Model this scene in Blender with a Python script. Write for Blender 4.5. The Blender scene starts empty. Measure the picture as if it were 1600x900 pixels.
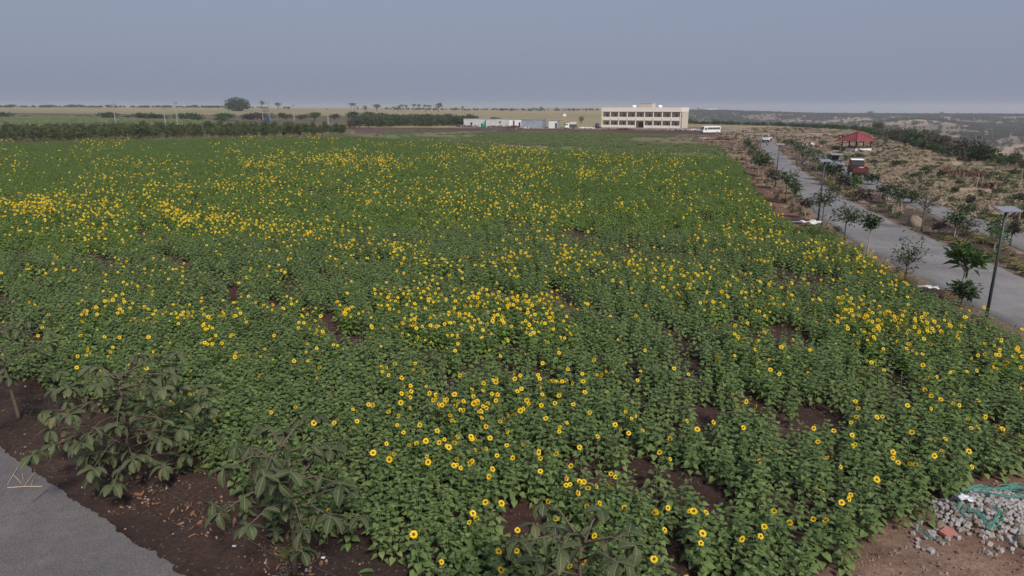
import bpy, math, random
import numpy as np
from mathutils import Vector, Matrix
R = math.radians
S = bpy.context.scene
C = S.collection

# ------------------------------------------------------------------ camera, sky, sun, exposure
F, HC, PITCH = 1066.0, 9.5, 14.82
cam = bpy.data.objects.new('camera', bpy.data.cameras.new('camera'))
C.objects.link(cam)
cam.location = (0, 0, HC)
cam.rotation_euler = (R(90 - PITCH), 0, 0)
cam.data.sensor_width = 36
cam.data.lens = 36 * F / 1600
cam.data.clip_start = 0.2
cam.data.clip_end = 20000
S.camera = cam

SUN_DIR = Vector((0.30, -0.68, 0.67)).normalized()        # towards the sun: behind the camera, high
W = bpy.data.worlds.new('World'); S.world = W
W.use_nodes = True
wn, wl = W.node_tree.nodes, W.node_tree.links
bg = wn['Background']
sky = wn.new('ShaderNodeTexSky'); sky.sky_type = 'NISHITA'; sky.sun_disc = False
sky.sun_elevation = math.asin(SUN_DIR.z)
sky.sun_rotation = math.atan2(SUN_DIR.x, SUN_DIR.y)
sky.air_density = 1.4; sky.dust_density = 4.0; sky.ozone_density = 2.0
mixs = wn.new('ShaderNodeMix'); mixs.data_type = 'RGBA'
mixs.inputs[0].default_value = 0.86                        # a flat grey-blue murk over the clear sky
mixs.inputs[7].default_value = (1.96, 2.28, 3.22, 1)
wl.new(sky.outputs[0], mixs.inputs[6]); wl.new(mixs.outputs[2], bg.inputs[0])
bg.inputs[1].default_value = 0.09
sun = bpy.data.objects.new('sun', bpy.data.lights.new('sun', 'SUN'))
C.objects.link(sun)
sun.data.energy = 2.4; sun.data.angle = R(9); sun.data.color = (1.0, 0.94, 0.85)
sun.rotation_euler = (-SUN_DIR).to_track_quat('-Z', 'Y').to_euler()
S.view_settings.view_transform = 'Standard'
S.view_settings.look = 'None'
S.view_settings.gamma = 1
S.view_settings.use_curve_mapping = False
S.view_settings.exposure = 0.55
S.cycles.max_bounces = 6
S.cycles.diffuse_bounces = 3
S.cycles.transparent_max_bounces = 4
S.cycles.volume_bounces = 1
S.cycles.use_denoising = True
HAZE_DENSITY = 0.00022

# ------------------------------------------------------------------ helpers
SP, CP = math.sin(R(PITCH)), math.cos(R(PITCH))
def at(px, py, z=0.0):
    """the point of the plane z that stands at this place of the 1600x900 photograph"""
    k, q = (450 - py) / F, (px - 800) / F
    d = Vector((q, CP + k * SP, -SP + k * CP))
    t = (z - HC) / d.z
    return Vector((d.x * t, d.y * t, z))
def height_at(Y, py):
    k = (450 - py) / F
    return HC + Y * (k * CP - SP) / (CP + k * SP)
def depth(p): return p.y * CP + (HC - p.z) * SP
def mpp(p): return depth(p) / F                             # metres per photo pixel at p
def along(px, Y, z=0.0): return Vector(((px - 800) / F * (Y * CP + (HC - z) * SP), Y, z))
def to_px(x, y, z):
    w = z - HC
    zc = y * CP - w * SP
    return 800 + F * x / zc, 450 - F * (y * SP + w * CP) / zc

def _hash(i, j, s):
    n = (i * 374761393 + j * 668265263 + s * 1274126177) & 0xffffffff
    n = ((n ^ (n >> 13)) * 1274126177) & 0xffffffff
    return ((n ^ (n >> 16)) & 0xffff) / 65535.0
def vnoise(x, y, s=0):
    x, y = np.asarray(x, float), np.asarray(y, float)
    i, j = np.floor(x).astype(np.int64), np.floor(y).astype(np.int64)
    u, v = x - i, y - j
    u, v = u * u * (3 - 2 * u), v * v * (3 - 2 * v)
    a, b, c, d = _hash(i, j, s), _hash(i + 1, j, s), _hash(i, j + 1, s), _hash(i + 1, j + 1, s)
    return (a * (1 - u) + b * u) * (1 - v) + (c * (1 - u) + d * u) * v
def fbm(x, y, sc, octv=4, s=0):
    t, a, n = 0.0, 1.0, 0.0
    for o in range(octv):
        t = t + a * vnoise(np.asarray(x) / sc * 2 ** o + 17.3 * o, np.asarray(y) / sc * 2 ** o - 9.1 * o, s + o)
        n += a; a *= 0.5
    return t / n
def sstep(a, b, x):
    t = np.clip((x - a) / (b - a), 0, 1)
    return t * t * (3 - 2 * t)
def inside(poly, x, y):
    poly = [(p[0], p[1]) for p in poly]
    r = np.zeros(np.shape(x), bool)
    for (x0, y0), (x1, y1) in zip(poly, poly[1:] + poly[:1]):
        c = (y0 > y) != (y1 > y)
        with np.errstate(divide='ignore', invalid='ignore'):
            r ^= c & (x < (x1 - x0) * (y - y0) / ((y1 - y0) if y1 != y0 else 1e-9) + x0)
    return r
def seg_dist(x, y, a, b):
    dx, dy = b[0] - a[0], b[1] - a[1]
    L2 = dx * dx + dy * dy + 1e-9
    t = np.clip(((x - a[0]) * dx + (y - a[1]) * dy) / L2, 0, 1)
    return np.hypot(x - a[0] - t * dx, y - a[1] - t * dy), (dx * (y - a[1]) - dy * (x - a[0]))
def px_poly(pts, z=0.0): return [tuple(at(x, y, z))[:2] for x, y in pts]

def tag(o, label=None, cat=None, group=None, kind=None):
    if label: o['label'] = label
    if cat: o['category'] = cat
    if group: o['group'] = group
    if kind: o['kind'] = kind
    return o
def thing(name, label, cat, loc=(0, 0, 0), rz=0.0, group=None):
    o = bpy.data.objects.new(name, None); C.objects.link(o)
    o.empty_display_size = 0.2
    o.location = loc; o.rotation_euler = (0, 0, rz)
    return tag(o, label, cat, group)
def link(name, mesh, parent=None, loc=(0, 0, 0), rot=(0, 0, 0), scale=1.0):
    o = bpy.data.objects.new(name, mesh); C.objects.link(o)
    o.location = loc; o.rotation_euler = rot
    o.scale = (scale,) * 3 if not hasattr(scale, '__len__') else scale
    if parent is not None: o.parent = parent
    return o

class MB:
    """collects shapes; mesh() turns them into one mesh"""
    def __init__(s): s.v, s.f, s.m, s.uv = [], [], [], {}
    def add(s, vs, fs, mi=0, uvs=None):
        b = len(s.v); s.v += [tuple(v) for v in vs]
        for f in fs: s.f.append([i + b for i in f]); s.m.append(mi)
        if uvs:
            for i, u in enumerate(uvs): s.uv[b + i] = u
        return s
    def box(s, c, d, rz=0.0, mi=0, top=(1, 1)):
        hx, hy, hz = d[0] / 2, d[1] / 2, d[2] / 2
        ca, sa = math.cos(rz), math.sin(rz)
        vs = []
        for z, t in ((-hz, (1, 1)), (hz, top)):
            for x, y in ((-hx, -hy), (hx, -hy), (hx, hy), (-hx, hy)):
                x, y = x * t[0], y * t[1]
                vs.append((c[0] + x * ca - y * sa, c[1] + x * sa + y * ca, c[2] + z))
        return s.add(vs, [(3, 2, 1, 0), (4, 5, 6, 7), (0, 1, 5, 4), (1, 2, 6, 5), (2, 3, 7, 6), (3, 0, 4, 7)], mi)
    def tube(s, pts, rad, n=6, mi=0, cap=True):
        pts = [Vector(p) for p in pts]
        if not hasattr(rad, '__len__'): rad = [rad] * len(pts)
        vs, fs = [], []
        for i, p in enumerate(pts):
            t = (pts[min(i + 1, len(pts) - 1)] - pts[max(i - 1, 0)])
            t = t.normalized() if t.length > 1e-9 else Vector((0, 0, 1))
            a = t.cross(Vector((0, 0, 1)) if abs(t.z) < 0.9 else Vector((1, 0, 0))).normalized()
            b = t.cross(a)
            for k in range(n):
                g = 2 * math.pi * k / n
                vs.append(p + (a * math.cos(g) + b * math.sin(g)) * rad[i])
        for i in range(len(pts) - 1):
            for k in range(n):
                k2 = (k + 1) % n
                fs.append((i * n + k, i * n + k2, (i + 1) * n + k2, (i + 1) * n + k))
        if cap:
            fs.append(tuple(range(n))[::-1]); fs.append(tuple((len(pts) - 1) * n + k for k in range(n)))
        return s.add(vs, fs, mi)
    def prism(s, prof, y0, y1, mi=0, axis='y'):
        """a profile of (x, z) pairs pushed from y0 to y1"""
        n = len(prof)
        vs = [(x, y0, z) for x, z in prof] + [(x, y1, z) for x, z in prof]
        if axis == 'x': vs = [(y, x, z) for x, y, z in vs]
        fs = [tuple(range(n)), tuple(range(2 * n - 1, n - 1, -1))]
        fs += [(i, i + n, (i + 1) % n + n, (i + 1) % n) for i in range(n)]
        return s.add(vs, fs, mi)
    def leaf(s, p, d, up, L, Wd, droop=0.2, kind='simple', mi=0):
        d = d.normalized()
        a = d.cross(up)
        a = a.normalized() if a.length > 1e-4 else d.orthogonal().normalized()
        n = a.cross(d)
        def q(u, t, h): return p + a * (u * Wd) + d * (t * L) + n * (h * L)
        if kind == 'simple':
            s.add([q(0, 0, 0), q(-.5, .45, .1), q(0, 1, -droop), q(.5, .45, .1)], [(0, 3, 2), (0, 2, 1)], mi)
        elif kind == 'heart':
            s.add([q(0, 0, 0), q(-.36, -.1, .04), q(-.5, .28, .07), q(0, 1, -droop), q(.5, .28, .07), q(.36, -.1, .04), q(0, .4, -.02)],
                  [(0, 6, 2, 1), (6, 3, 2), (0, 5, 4, 6), (6, 4, 3)], mi)
        else:
            vs, uv = [], []
            for t, w, h in ((0, .05, 0), (.2, .60, .03), (.45, .92, .0), (.70, 1.0, -.3 * droop), (.9, .6, -.7 * droop), (1, .06, -droop)):
                for u in (-.5, 0, .5):
                    vs.append(q(u * w, t, h + (.09 if u else 0) * w)); uv.append((u * w + .5, t))
            fs = []
            for i in range(5):
                for j in range(2):
                    fs.append((3 * i + j, 3 * i + j + 1, 3 * i + j + 4, 3 * i + j + 3))
            s.add(vs, fs, mi, uv)
        return s
    def mesh(s, name, mats, smooth=False):
        me = bpy.data.meshes.new(name)
        me.from_pydata(s.v, [], s.f)
        for m in (mats if isinstance(mats, (list, tuple)) else [mats]): me.materials.append(m)
        if any(s.m): me.polygons.foreach_set('material_index', s.m)
        if smooth: me.polygons.foreach_set('use_smooth', [True] * len(me.polygons))
        if s.uv:
            ul = me.uv_layers.new(name='uv').data
            for lp in me.loops: ul[lp.index].uv = s.uv.get(lp.vertex_index, (0, 0))
        me.update()
        return me
    def build(s, name, mats, parent=None, smooth=False, loc=(0, 0, 0)):
        return link(name, s.mesh(name, mats, smooth), parent, loc)

# ------------------------------------------------------------------ materials
def newmat(name):
    m = bpy.data.materials.new(name); m.use_nodes = True
    nt = m.node_tree
    return m, nt, nt.nodes['Principled BSDF']
def NN(nt, typ, **kw):
    n = nt.nodes.new(typ)
    for k, v in kw.items(): setattr(n, k, v)
    return n
def noise(nt, scale, detail=4, coord='Object', rough=0.6):
    tc = NN(nt, 'ShaderNodeTexCoord'); n = NN(nt, 'ShaderNodeTexNoise')
    n.inputs['Scale'].default_value = scale; n.inputs['Detail'].default_value = detail; n.inputs['Roughness'].default_value = rough
    nt.links.new(tc.outputs[coord], n.inputs['Vector'])
    return n
def maprange(nt, src, a, b, c, d):
    n = NN(nt, 'ShaderNodeMapRange')
    for i, v in zip((1, 2, 3, 4), (a, b, c, d)): n.inputs[i].default_value = v
    nt.links.new(src, n.inputs[0])
    return n.outputs[0]
def mul(nt, col, val):
    n = NN(nt, 'ShaderNodeMix', data_type='RGBA', blend_type='MULTIPLY')
    n.inputs[0].default_value = 1
    nt.links.new(col, n.inputs[6]); nt.links.new(val, n.inputs[7])
    return n.outputs[2]
def mixc(nt, fac, a, b):
    n = NN(nt, 'ShaderNodeMix', data_type='RGBA')
    if hasattr(fac, 'node'): nt.links.new(fac, n.inputs[0])
    else: n.inputs[0].default_value = fac
    for s, i in ((a, 6), (b, 7)):
        if hasattr(s, 'node'): nt.links.new(s, n.inputs[i])
        else: n.inputs[i].default_value = (*s, 1)
    return n.outputs[2]
def bump(nt, bsdf, src, strength=0.4, dist=0.02):
    b = NN(nt, 'ShaderNodeBump'); b.inputs['Strength'].default_value = strength; b.inputs['Distance'].default_value = dist
    nt.links.new(src, b.inputs['Height']); nt.links.new(b.outputs[0], bsdf.inputs['Normal'])
def solid(name, col, rough=0.8, var=0.15, scale=3.0, metal=0.0, bmp=0.0, spec=0.3):
    m, nt, b = newmat(name)
    n = noise(nt, scale, 5)
    n2 = noise(nt, scale * 7, 3)
    a = NN(nt, 'ShaderNodeMath', operation='ADD'); nt.links.new(n.outputs[0], a.inputs[0]); nt.links.new(n2.outputs[0], a.inputs[1])
    v = maprange(nt, a.outputs[0], 0.6, 1.4, 1 - var * 1.6, 1 + var * 1.6)
    rgb = NN(nt, 'ShaderNodeRGB'); rgb.outputs[0].default_value = (*col, 1)
    nt.links.new(mul(nt, rgb.outputs[0], v), b.inputs['Base Color'])
    b.inputs['Roughness'].default_value = rough; b.inputs['Metallic'].default_value = metal
    b.inputs['Specular IOR Level'].default_value = spec
    if bmp: bump(nt, b, a.outputs[0], bmp)
    return m
def leafy(name, c1, c2, rough=0.55, trans=0.22, veins=False, spec=0.25, old=None):
    """leaf skin: the tint differs from plant to plant and from place to place"""
    m, nt, b = newmat(name)
    oi = NN(nt, 'ShaderNodeObjectInfo')
    n = noise(nt, 2.3, 2)
    geo = NN(nt, 'ShaderNodeNewGeometry')
    a = NN(nt, 'ShaderNodeMath', operation='ADD'); nt.links.new(oi.outputs['Random'], a.inputs[0]); nt.links.new(n.outputs[0], a.inputs[1])
    a2 = NN(nt, 'ShaderNodeMath', operation='ADD'); nt.links.new(a.outputs[0], a2.inputs[0]); nt.links.new(geo.outputs['Random Per Island'], a2.inputs[1])
    f = maprange(nt, a2.outputs[0], 0.6, 2.3, 0, 1)
    col = mixc(nt, f, c1, c2)
    if old: col = mixc(nt, maprange(nt, geo.outputs['Random Per Island'], .962, .985, 0, .8), col, old)
    if veins:
        uv = NN(nt, 'ShaderNodeUVMap'); sx = NN(nt, 'ShaderNodeSeparateXYZ'); nt.links.new(uv.outputs[0], sx.inputs[0])
        d = NN(nt, 'ShaderNodeMath', operation='SUBTRACT'); nt.links.new(sx.outputs[0], d.inputs[0]); d.inputs[1].default_value = 0.5
        ab = NN(nt, 'ShaderNodeMath', operation='ABSOLUTE'); nt.links.new(d.outputs[0], ab.inputs[0])
        rib = maprange(nt, ab.outputs[0], 0.02, 0.05, 1, 0)
        k = NN(nt, 'ShaderNodeMath', operation='MULTIPLY_ADD'); nt.links.new(ab.outputs[0], k.inputs[0]); k.inputs[1].default_value = -0.55; nt.links.new(sx.outputs[1], k.inputs[2])
        k2 = NN(nt, 'ShaderNodeMath', operation='MULTIPLY'); nt.links.new(k.outputs[0], k2.inputs[0]); k2.inputs[1].default_value = 62
        sn = NN(nt, 'ShaderNodeMath', operation='SINE'); nt.links.new(k2.outputs[0], sn.inputs[0])
        sv = maprange(nt, sn.outputs[0], 0.6, 1.0, 0, 0.5)
        mx = NN(nt, 'ShaderNodeMath', operation='MAXIMUM'); nt.links.new(rib, mx.inputs[0]); nt.links.new(sv, mx.inputs[1])
        col = mixc(nt, mx.outputs[0], col, (c2[0] * 1.6 + .03, c2[1] * 1.5 + .03, c2[2] * 1.5 + .02))
    nt.links.new(col, b.inputs['Base Color'])
    b.inputs['Roughness'].default_value = rough
    b.inputs['Specular IOR Level'].default_value = spec
    if trans:
        t = NN(nt, 'ShaderNodeBsdfTranslucent'); nt.links.new(col, t.inputs[0])
        ms = NN(nt, 'ShaderNodeMixShader'); ms.inputs[0].default_value = trans
        nt.links.new(b.outputs[0], ms.inputs[1]); nt.links.new(t.outputs[0], ms.inputs[2])
        nt.links.new(ms.outputs[0], nt.nodes['Material Output'].inputs[0])
    return m
def corrugated(name, c1, c2, pitch=0.25):
    m, nt, b = newmat(name)
    tc = NN(nt, 'ShaderNodeTexCoord'); w = NN(nt, 'ShaderNodeTexWave'); w.inputs['Scale'].default_value = 1.2
    w.inputs['Distortion'].default_value = 0.2
    nt.links.new(tc.outputs['Object'], w.inputs['Vector'])
    n = noise(nt, 0.5, 5)
    col = mixc(nt, maprange(nt, n.outputs[0], .35, .65, 0, 1), c1, c2)
    nt.links.new(mul(nt, col, maprange(nt, w.outputs[0], 0, 1, .85, 1.08)), b.inputs['Base Color'])
    b.inputs['Roughness'].default_value = 0.55; b.inputs['Metallic'].default_value = 0.15
    bump(nt, b, w.outputs[0], 0.5, 0.03)
    return m

M = {}
M['sf_leaf'] = leafy('sunflower leaf', (0.108, 0.190, 0.036), (0.208, 0.305, 0.062), old=(0.34, 0.29, 0.09))
M['sf_leaf_near'] = leafy('sunflower leaf, duller', (0.096, 0.152, 0.048), (0.188, 0.254, 0.084), old=(0.30, 0.26, 0.09))
M['sf_stem'] = leafy('sunflower stem', (0.10, 0.14, 0.055), (0.14, 0.18, 0.08), trans=0)
M['sf_bud'] = leafy('sunflower bud', (0.12, 0.155, 0.05), (0.18, 0.20, 0.06), trans=0)
M['petal'] = leafy('sunflower petal', (0.92, 0.60, 0.012), (0.96, 0.72, 0.03), trans=0.25)
M['disc'] = solid('sunflower disc', (0.22, 0.115, 0.025), 0.9, 0.3, 60)
M['disc_dark'] = solid('sunflower disc ring', (0.075, 0.035, 0.014), 0.9, 0.3, 60)
M['big_leaf'] = leafy('large tree leaf', (0.040, 0.060, 0.027), (0.105, 0.125, 0.058), veins=True, rough=0.6, spec=0.25, old=(0.20, 0.17, 0.07))
M['leaf_dark'] = leafy('dark tree leaf', (0.036, 0.062, 0.027), (0.080, 0.110, 0.048))
M['leaf_mid'] = leafy('green tree leaf', (0.042, 0.080, 0.028), (0.088, 0.130, 0.048))
M['leaf_bright'] = leafy('bright tree leaf', (0.055, 0.11, 0.025), (0.10, 0.17, 0.045))
M['leaf_purple'] = leafy('dull purple leaf', (0.045, 0.038, 0.032), (0.085, 0.075, 0.055))
M['leaf_grey'] = leafy('greyish dry foliage', (0.085, 0.075, 0.055), (0.13, 0.115, 0.08))
M['leaf_yellow'] = leafy('yellowish strap leaf', (0.17, 0.17, 0.06), (0.36, 0.30, 0.12))
M['crop'] = leafy('young crop leaf', (0.16, 0.215, 0.085), (0.25, 0.285, 0.13))
M['cane'] = leafy('tall crop leaf', (0.040, 0.066, 0.022), (0.15, 0.17, 0.07))
M['cane_dry'] = leafy('tall crop stalk', (0.15, 0.12, 0.075), (0.22, 0.18, 0.12), trans=0)
M['grass_dry'] = leafy('dry grass blade', (0.38, 0.30, 0.215), (0.54, 0.44, 0.33), trans=0.2)
M['crop_pale'] = leafy('pale crop leaf', (0.21, 0.26, 0.11), (0.32, 0.34, 0.18))
M['grass_green'] = leafy('weed blade', (0.09, 0.11, 0.04), (0.16, 0.17, 0.07), trans=0.2)
M['bark'] = solid('brown bark', (0.13, 0.095, 0.07), 0.9, 0.3, 9, bmp=0.4)
M['bark_pale'] = solid('pale bark', (0.33, 0.27, 0.21), 0.9, 0.25, 9, bmp=0.3)
M['twig'] = solid('dry twig', (0.42, 0.34, 0.25), 0.9, 0.25, 8)
M['dead_leaf'] = leafy('fallen dead leaf', (0.11, 0.055, 0.032), (0.27, 0.15, 0.085), trans=0)
M['cream'] = solid('cream painted plaster', (0.80, 0.74, 0.65), 0.85, 0.06, 0.6)
M['cream2'] = solid('beige painted plaster', (0.60, 0.52, 0.44), 0.85, 0.06, 0.6)
M['white'] = solid('white paint', (0.80, 0.80, 0.79), 0.5, 0.05, 1.0)
M['tank_white'] = solid('white plastic tank', (0.90, 0.90, 0.90), 0.4, 0.02, 1.0)
M['dark'] = solid('dark opening', (0.045, 0.038, 0.035), 0.8, 0.2, 2)
M['black'] = solid('black rubber', (0.02, 0.02, 0.02), 0.8, 0.2, 5)
M['steel'] = solid('grey painted steel', (0.055, 0.065, 0.075), 0.45, 0.12, 4, metal=0.3)
M['galv'] = solid('galvanised steel', (0.35, 0.37, 0.40), 0.45, 0.12, 4, metal=0.4)
M['concrete'] = solid('grey concrete', (0.32, 0.30, 0.28), 0.9, 0.18, 2, bmp=0.2)
M['red_roof'] = corrugated('red roof sheet', (0.235, 0.036, 0.040), (0.29, 0.052, 0.055))
M['red_paint'] = solid('red vehicle paint', (0.12, 0.028, 0.026), 0.5, 0.2, 2)
M['rust'] = solid('rusty brown metal', (0.16, 0.07, 0.05), 0.8, 0.3, 3)
M['blue'] = solid('blue paint', (0.03, 0.07, 0.28), 0.5, 0.1, 2)
M['tank_dark'] = solid('dark blue plastic', (0.03, 0.045, 0.08), 0.5, 0.1, 2)
M['teal'] = solid('green plastic drum', (0.02, 0.22, 0.15), 0.5, 0.1, 2)
M['shed_pale'] = corrugated('pale zinc sheet', (0.44, 0.47, 0.48), (0.58, 0.58, 0.56))
M['shed_blue'] = corrugated('blue grey zinc sheet', (0.26, 0.32, 0.38), (0.36, 0.42, 0.47))
M['shed_white'] = solid('white board', (0.68, 0.69, 0.70), 0.7, 0.08, 1)
M['stone'] = solid('grey cobble stone', (0.34, 0.31, 0.295), 0.9, 0.3, 14, bmp=0.4)
M['stone_tan'] = solid('tan rock', (0.21, 0.165, 0.125), 0.9, 0.25, 5, bmp=0.6)
M['rock_red'] = solid('reddish rubble', (0.30, 0.19, 0.14), 0.9, 0.3, 5, bmp=0.5)
M['rock_dark'] = solid('dark earth clod', (0.10, 0.055, 0.04), 0.95, 0.3, 5, bmp=0.6)
M['net'] = solid('green netting', (0.06, 0.26, 0.21), 0.6, 0.2, 20)
M['plastic'] = solid('white plastic sheet', (0.60, 0.61, 0.63), 0.5, 0.2, 8)
M['red_cloth'] = solid('faded red brick', (0.38, 0.15, 0.12), 0.8, 0.15, 10)
M['skin'] = solid('skin', (0.25, 0.13, 0.08), 0.6, 0.05, 9)
M['hair'] = solid('black hair', (0.015, 0.012, 0.01), 0.6, 0.1, 30)
M['shirt'] = solid('white shirt', (0.75, 0.75, 0.74), 0.8, 0.05, 9)
M['trousers'] = solid('dark trousers', (0.03, 0.03, 0.04), 0.8, 0.1, 9)
M['hose'] = solid('black drip hose', (0.10, 0.09, 0.085), 0.6, 0.1, 9)
m, nt, b = newmat('window glass'); b.inputs['Base Color'].default_value = (0.07, 0.075, 0.085, 1); b.inputs['Roughness'].default_value = 0.12; M['glass'] = m
m, nt, b = newmat('solar cells')
tc = NN(nt, 'ShaderNodeTexCoord'); ck = NN(nt, 'ShaderNodeTexBrick'); ck.offset = 0
for k, v in (('Color1', (0.20, 0.19, 0.24, 1)), ('Color2', (0.17, 0.165, 0.215, 1)), ('Mortar', (0.5, 0.5, 0.55, 1))): ck.inputs[k].default_value = v
ck.inputs['Scale'].default_value = 6; ck.inputs['Mortar Size'].default_value = 0.012
nt.links.new(tc.outputs['Object'], ck.inputs['Vector']); nt.links.new(ck.outputs[0], b.inputs['Base Color']); b.inputs['Roughness'].default_value = 0.25; M['solar'] = m
m, nt, b = newmat('lamp lens'); b.inputs['Base Color'].default_value = (0.7, 0.7, 0.68, 1); b.inputs['Roughness'].default_value = 0.3; M['lens'] = m

# asphalt and concrete roads
def road_mat(name, col, spk, scale):
    m, nt, b = newmat(name)
    n1 = noise(nt, scale, 2, rough=0.9); n2 = noise(nt, 0.35, 5); n3 = noise(nt, 3.0, 4)
    c = mixc(nt, maprange(nt, n2.outputs[0], .3, .7, 0, 1), tuple(x * .84 for x in col), tuple(x * 1.12 for x in col))
    c = mul(nt, c, maprange(nt, n1.outputs[0], .35, .65, 1 - spk, 1 + spk))
    c = mul(nt, c, maprange(nt, n3.outputs[0], .3, .7, .9, 1.08))
    dust = maprange(nt, noise(nt, .9, 5).outputs[0], .58, .74, 0, .5)
    c = mixc(nt, dust, c, (.24, .19, .15))
    vo = NN(nt, 'ShaderNodeTexVoronoi', feature='DISTANCE_TO_EDGE'); vo.inputs['Scale'].default_value = .23
    tcv = NN(nt, 'ShaderNodeTexCoord'); wob = NN(nt, 'ShaderNodeMixRGB', blend_type='ADD'); wob.inputs[0].default_value = .9
    nt.links.new(tcv.outputs['Object'], wob.inputs[1]); nt.links.new(n3.outputs[1], wob.inputs[2]); nt.links.new(wob.outputs[0], vo.inputs['Vector'])
    c = mul(nt, c, maprange(nt, vo.outputs[0], .002, .006, .72, 1.0))
    n5 = noise(nt, .13, 6, rough=.7); c = mul(nt, c, maprange(nt, n5.outputs[0], .35, .62, .74, 1.08))
    nt.links.new(c, b.inputs['Base Color']); b.inputs['Roughness'].default_value = .9
    bump(nt, b, n1.outputs[0], .5, .01)
    return m
M['asphalt'] = road_mat('worn chip asphalt', (0.150, 0.136, 0.136), .45, 32)
M['road'] = road_mat('pale worn road', (0.208, 0.196, 0.194), .16, 14)

# ------------------------------------------------------------------ the lie of the land
EDGE = [(52, -60), (58, 10), (67, 65)] + [tuple(at(*p)[:2]) for p in ((1600, 268), (1470, 243), (1400, 222), (1330, 203), (1200, 197), (1060, 193.5))] + [(122, 600), (172, 1000), (300, 2000), (800, 6000), (1800, 12000)]
def edge_u(x, y):
    best, sg = np.full(np.shape(x), 1e9), np.zeros(np.shape(x))
    for a, b in zip(EDGE, EDGE[1:]):
        d, c = seg_dist(x, y, a, b)
        k = d < best
        best = np.where(k, d, best); sg = np.where(k, -np.sign(c), sg)
    return best * sg
def height(x, y, relief=True):
    x, y = np.asarray(x, float), np.asarray(y, float)
    r = np.hypot(x, y); u = edge_u(x, y)
    bear = np.where(y > 1, x / np.maximum(y, 1), np.sign(x) * 3)
    s = sstep(1, 150, u)
    rr = sstep(550, 2300, r)
    z = -54 * s + (41 + 11 * sstep(0.46, 0.24, bear)) * s * rr
    n = fbm(x, y, 260, 4, 3) - 0.5; rdg = np.abs(fbm(x + 400, y * .8, 330, 3, 8) - 0.5)
    z = z + s * sstep(40, 240, u) * (1 - sstep(1700, 2400, r)) * (n * 34 - rdg * 55 + 7)
    zf = 4.2 + 5.2 * sstep(0.05, -0.5, bear)
    z = z + zf * (1 - s) * sstep(300, 1500, r) * (y > 0)
    z = z - np.maximum(0, r - 2350) * 0.0088 * sstep(0.12, 0.45, bear) * s
    z = z + s * sstep(20, 120, u) * (fbm(x, y, 22, 3, 5) - .5) * 3.0
    if relief:
        z = z - (1 - s) * (0.012 + 0.05 * fbm(x, y, 1.1, 3, 11)) * sstep(120, 40, r)
    return z

FIELD = px_poly([(740, 990), (630, 900), (580, 876), (480, 832), (378, 772), (290, 718), (190, 655), (93, 610), (28, 600), (-60, 580), (-330, 560)]) + \
        px_poly([(-420, 236), (-200, 233), (0, 227), (300, 219.5), (540, 215), (640, 222), (770, 233), (880, 239), (1000, 245), (1128, 250),
                 (1150, 255), (1163, 275), (1180, 305), (1203, 335), (1225, 351), (1290, 366), (1345, 402), (1400, 440), (1470, 480), (1540, 520), (1600, 558), (1760, 660),
                 (1800, 735), (1600, 742), (1540, 752), (1495, 768), (1440, 805), (1395, 842), (1330, 875), (1310, 905), (1250, 990)])
GREEN = px_poly([(540, 214.5), (640, 222), (770, 233), (880, 239), (1000, 245), (1128, 250), (1150, 247), (1112, 226), (1080, 213), (900, 207), (700, 204.5), (600, 206.5)])
ROAD_L = [(1186, 217), (1188, 226), (1197, 240), (1215, 268), (1242, 300), (1272, 330), (1300, 352), (1340, 382), (1380, 404), (1420, 424), (1480, 455), (1540, 486), (1600, 517), (1760, 602)]
ROAD_R = [(1212, 217), (1211, 226), (1222, 240), (1246, 262), (1281, 289), (1310, 305), (1340, 320), (1380, 340), (1420, 359), (1450, 371), (1500, 391), (1540, 407), (1600, 436), (1760, 500)]
ROAD2_L = [(1228, 222), (1245, 231), (1262, 243), (1285, 257), (1310, 270), (1345, 289), (1380, 304), (1430, 324), (1480, 345), (1540, 368), (1600, 393), (1760, 455)]
ROAD2_R = [(1236, 222), (1256, 230), (1280, 240), (1308, 252), (1345, 268), (1385, 289), (1410, 299), (1450, 312), (1500, 332), (1550, 347), (1600, 362), (1760, 412)]
NEAR_ROAD = px_poly([(-260, 640), (-60, 655), (0, 696), (30, 722), (60, 738), (95, 765), (150, 800), (205, 845), (250, 872), (290, 900), (420, 990), (200, 1200), (-300, 1000)])

def strip(pl, pr): return px_poly(pl + pr[::-1])
MEDIAN = strip(ROAD_R, ROAD2_L)
MAIN, SECOND = strip(ROAD_L, ROAD_R), strip(ROAD2_L, ROAD2_R)
RIGHT = [tuple(p) for p in px_poly([(1120, 206), (1200, 199), (1330, 204.5), (1400, 223), (1470, 244), (1600, 269)])] + [(70, 60), (60, 5), (25, 0)] + px_poly([(1600, 742)]) + px_poly([(1600, 560), (1540, 520), (1470, 480), (1345, 402), (1290, 366), (1205, 340), (1163, 275), (1140, 240)])
VERGE = px_poly([(1186, 217)]) + px_poly(ROAD_L[1:]) + px_poly([(1760, 680), (1600, 565), (1540, 525), (1470, 490), (1340, 410), (1280, 372), (1200, 342), (1160, 290), (1125, 246), (1150, 222)])
FORE = px_poly([(545, 199), (740, 199.5), (900, 201), (1075, 201.5), (1120, 203), (1185, 211), (1190, 224), (1150, 222), (1140, 214), (1080, 210), (900, 207), (690, 204.5), (560, 209)])
FORE_TAN = px_poly([(1085, 212), (1140, 214), (1160, 217), (1215, 212), (1260, 212), (1330, 222), (1300, 232), (1235, 228), (1190, 224), (1178, 250), (1120, 240)])
YARD = px_poly([(715, 197), (1080, 198.5), (1140, 201.5), (1140, 203.5), (1000, 203), (900, 202), (715, 200)])
FAR_STRIP = px_poly([(-500, 190.5), (-200, 188.5), (120, 187.5), (300, 189), (340, 193), (320, 200), (-500, 210)])
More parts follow.
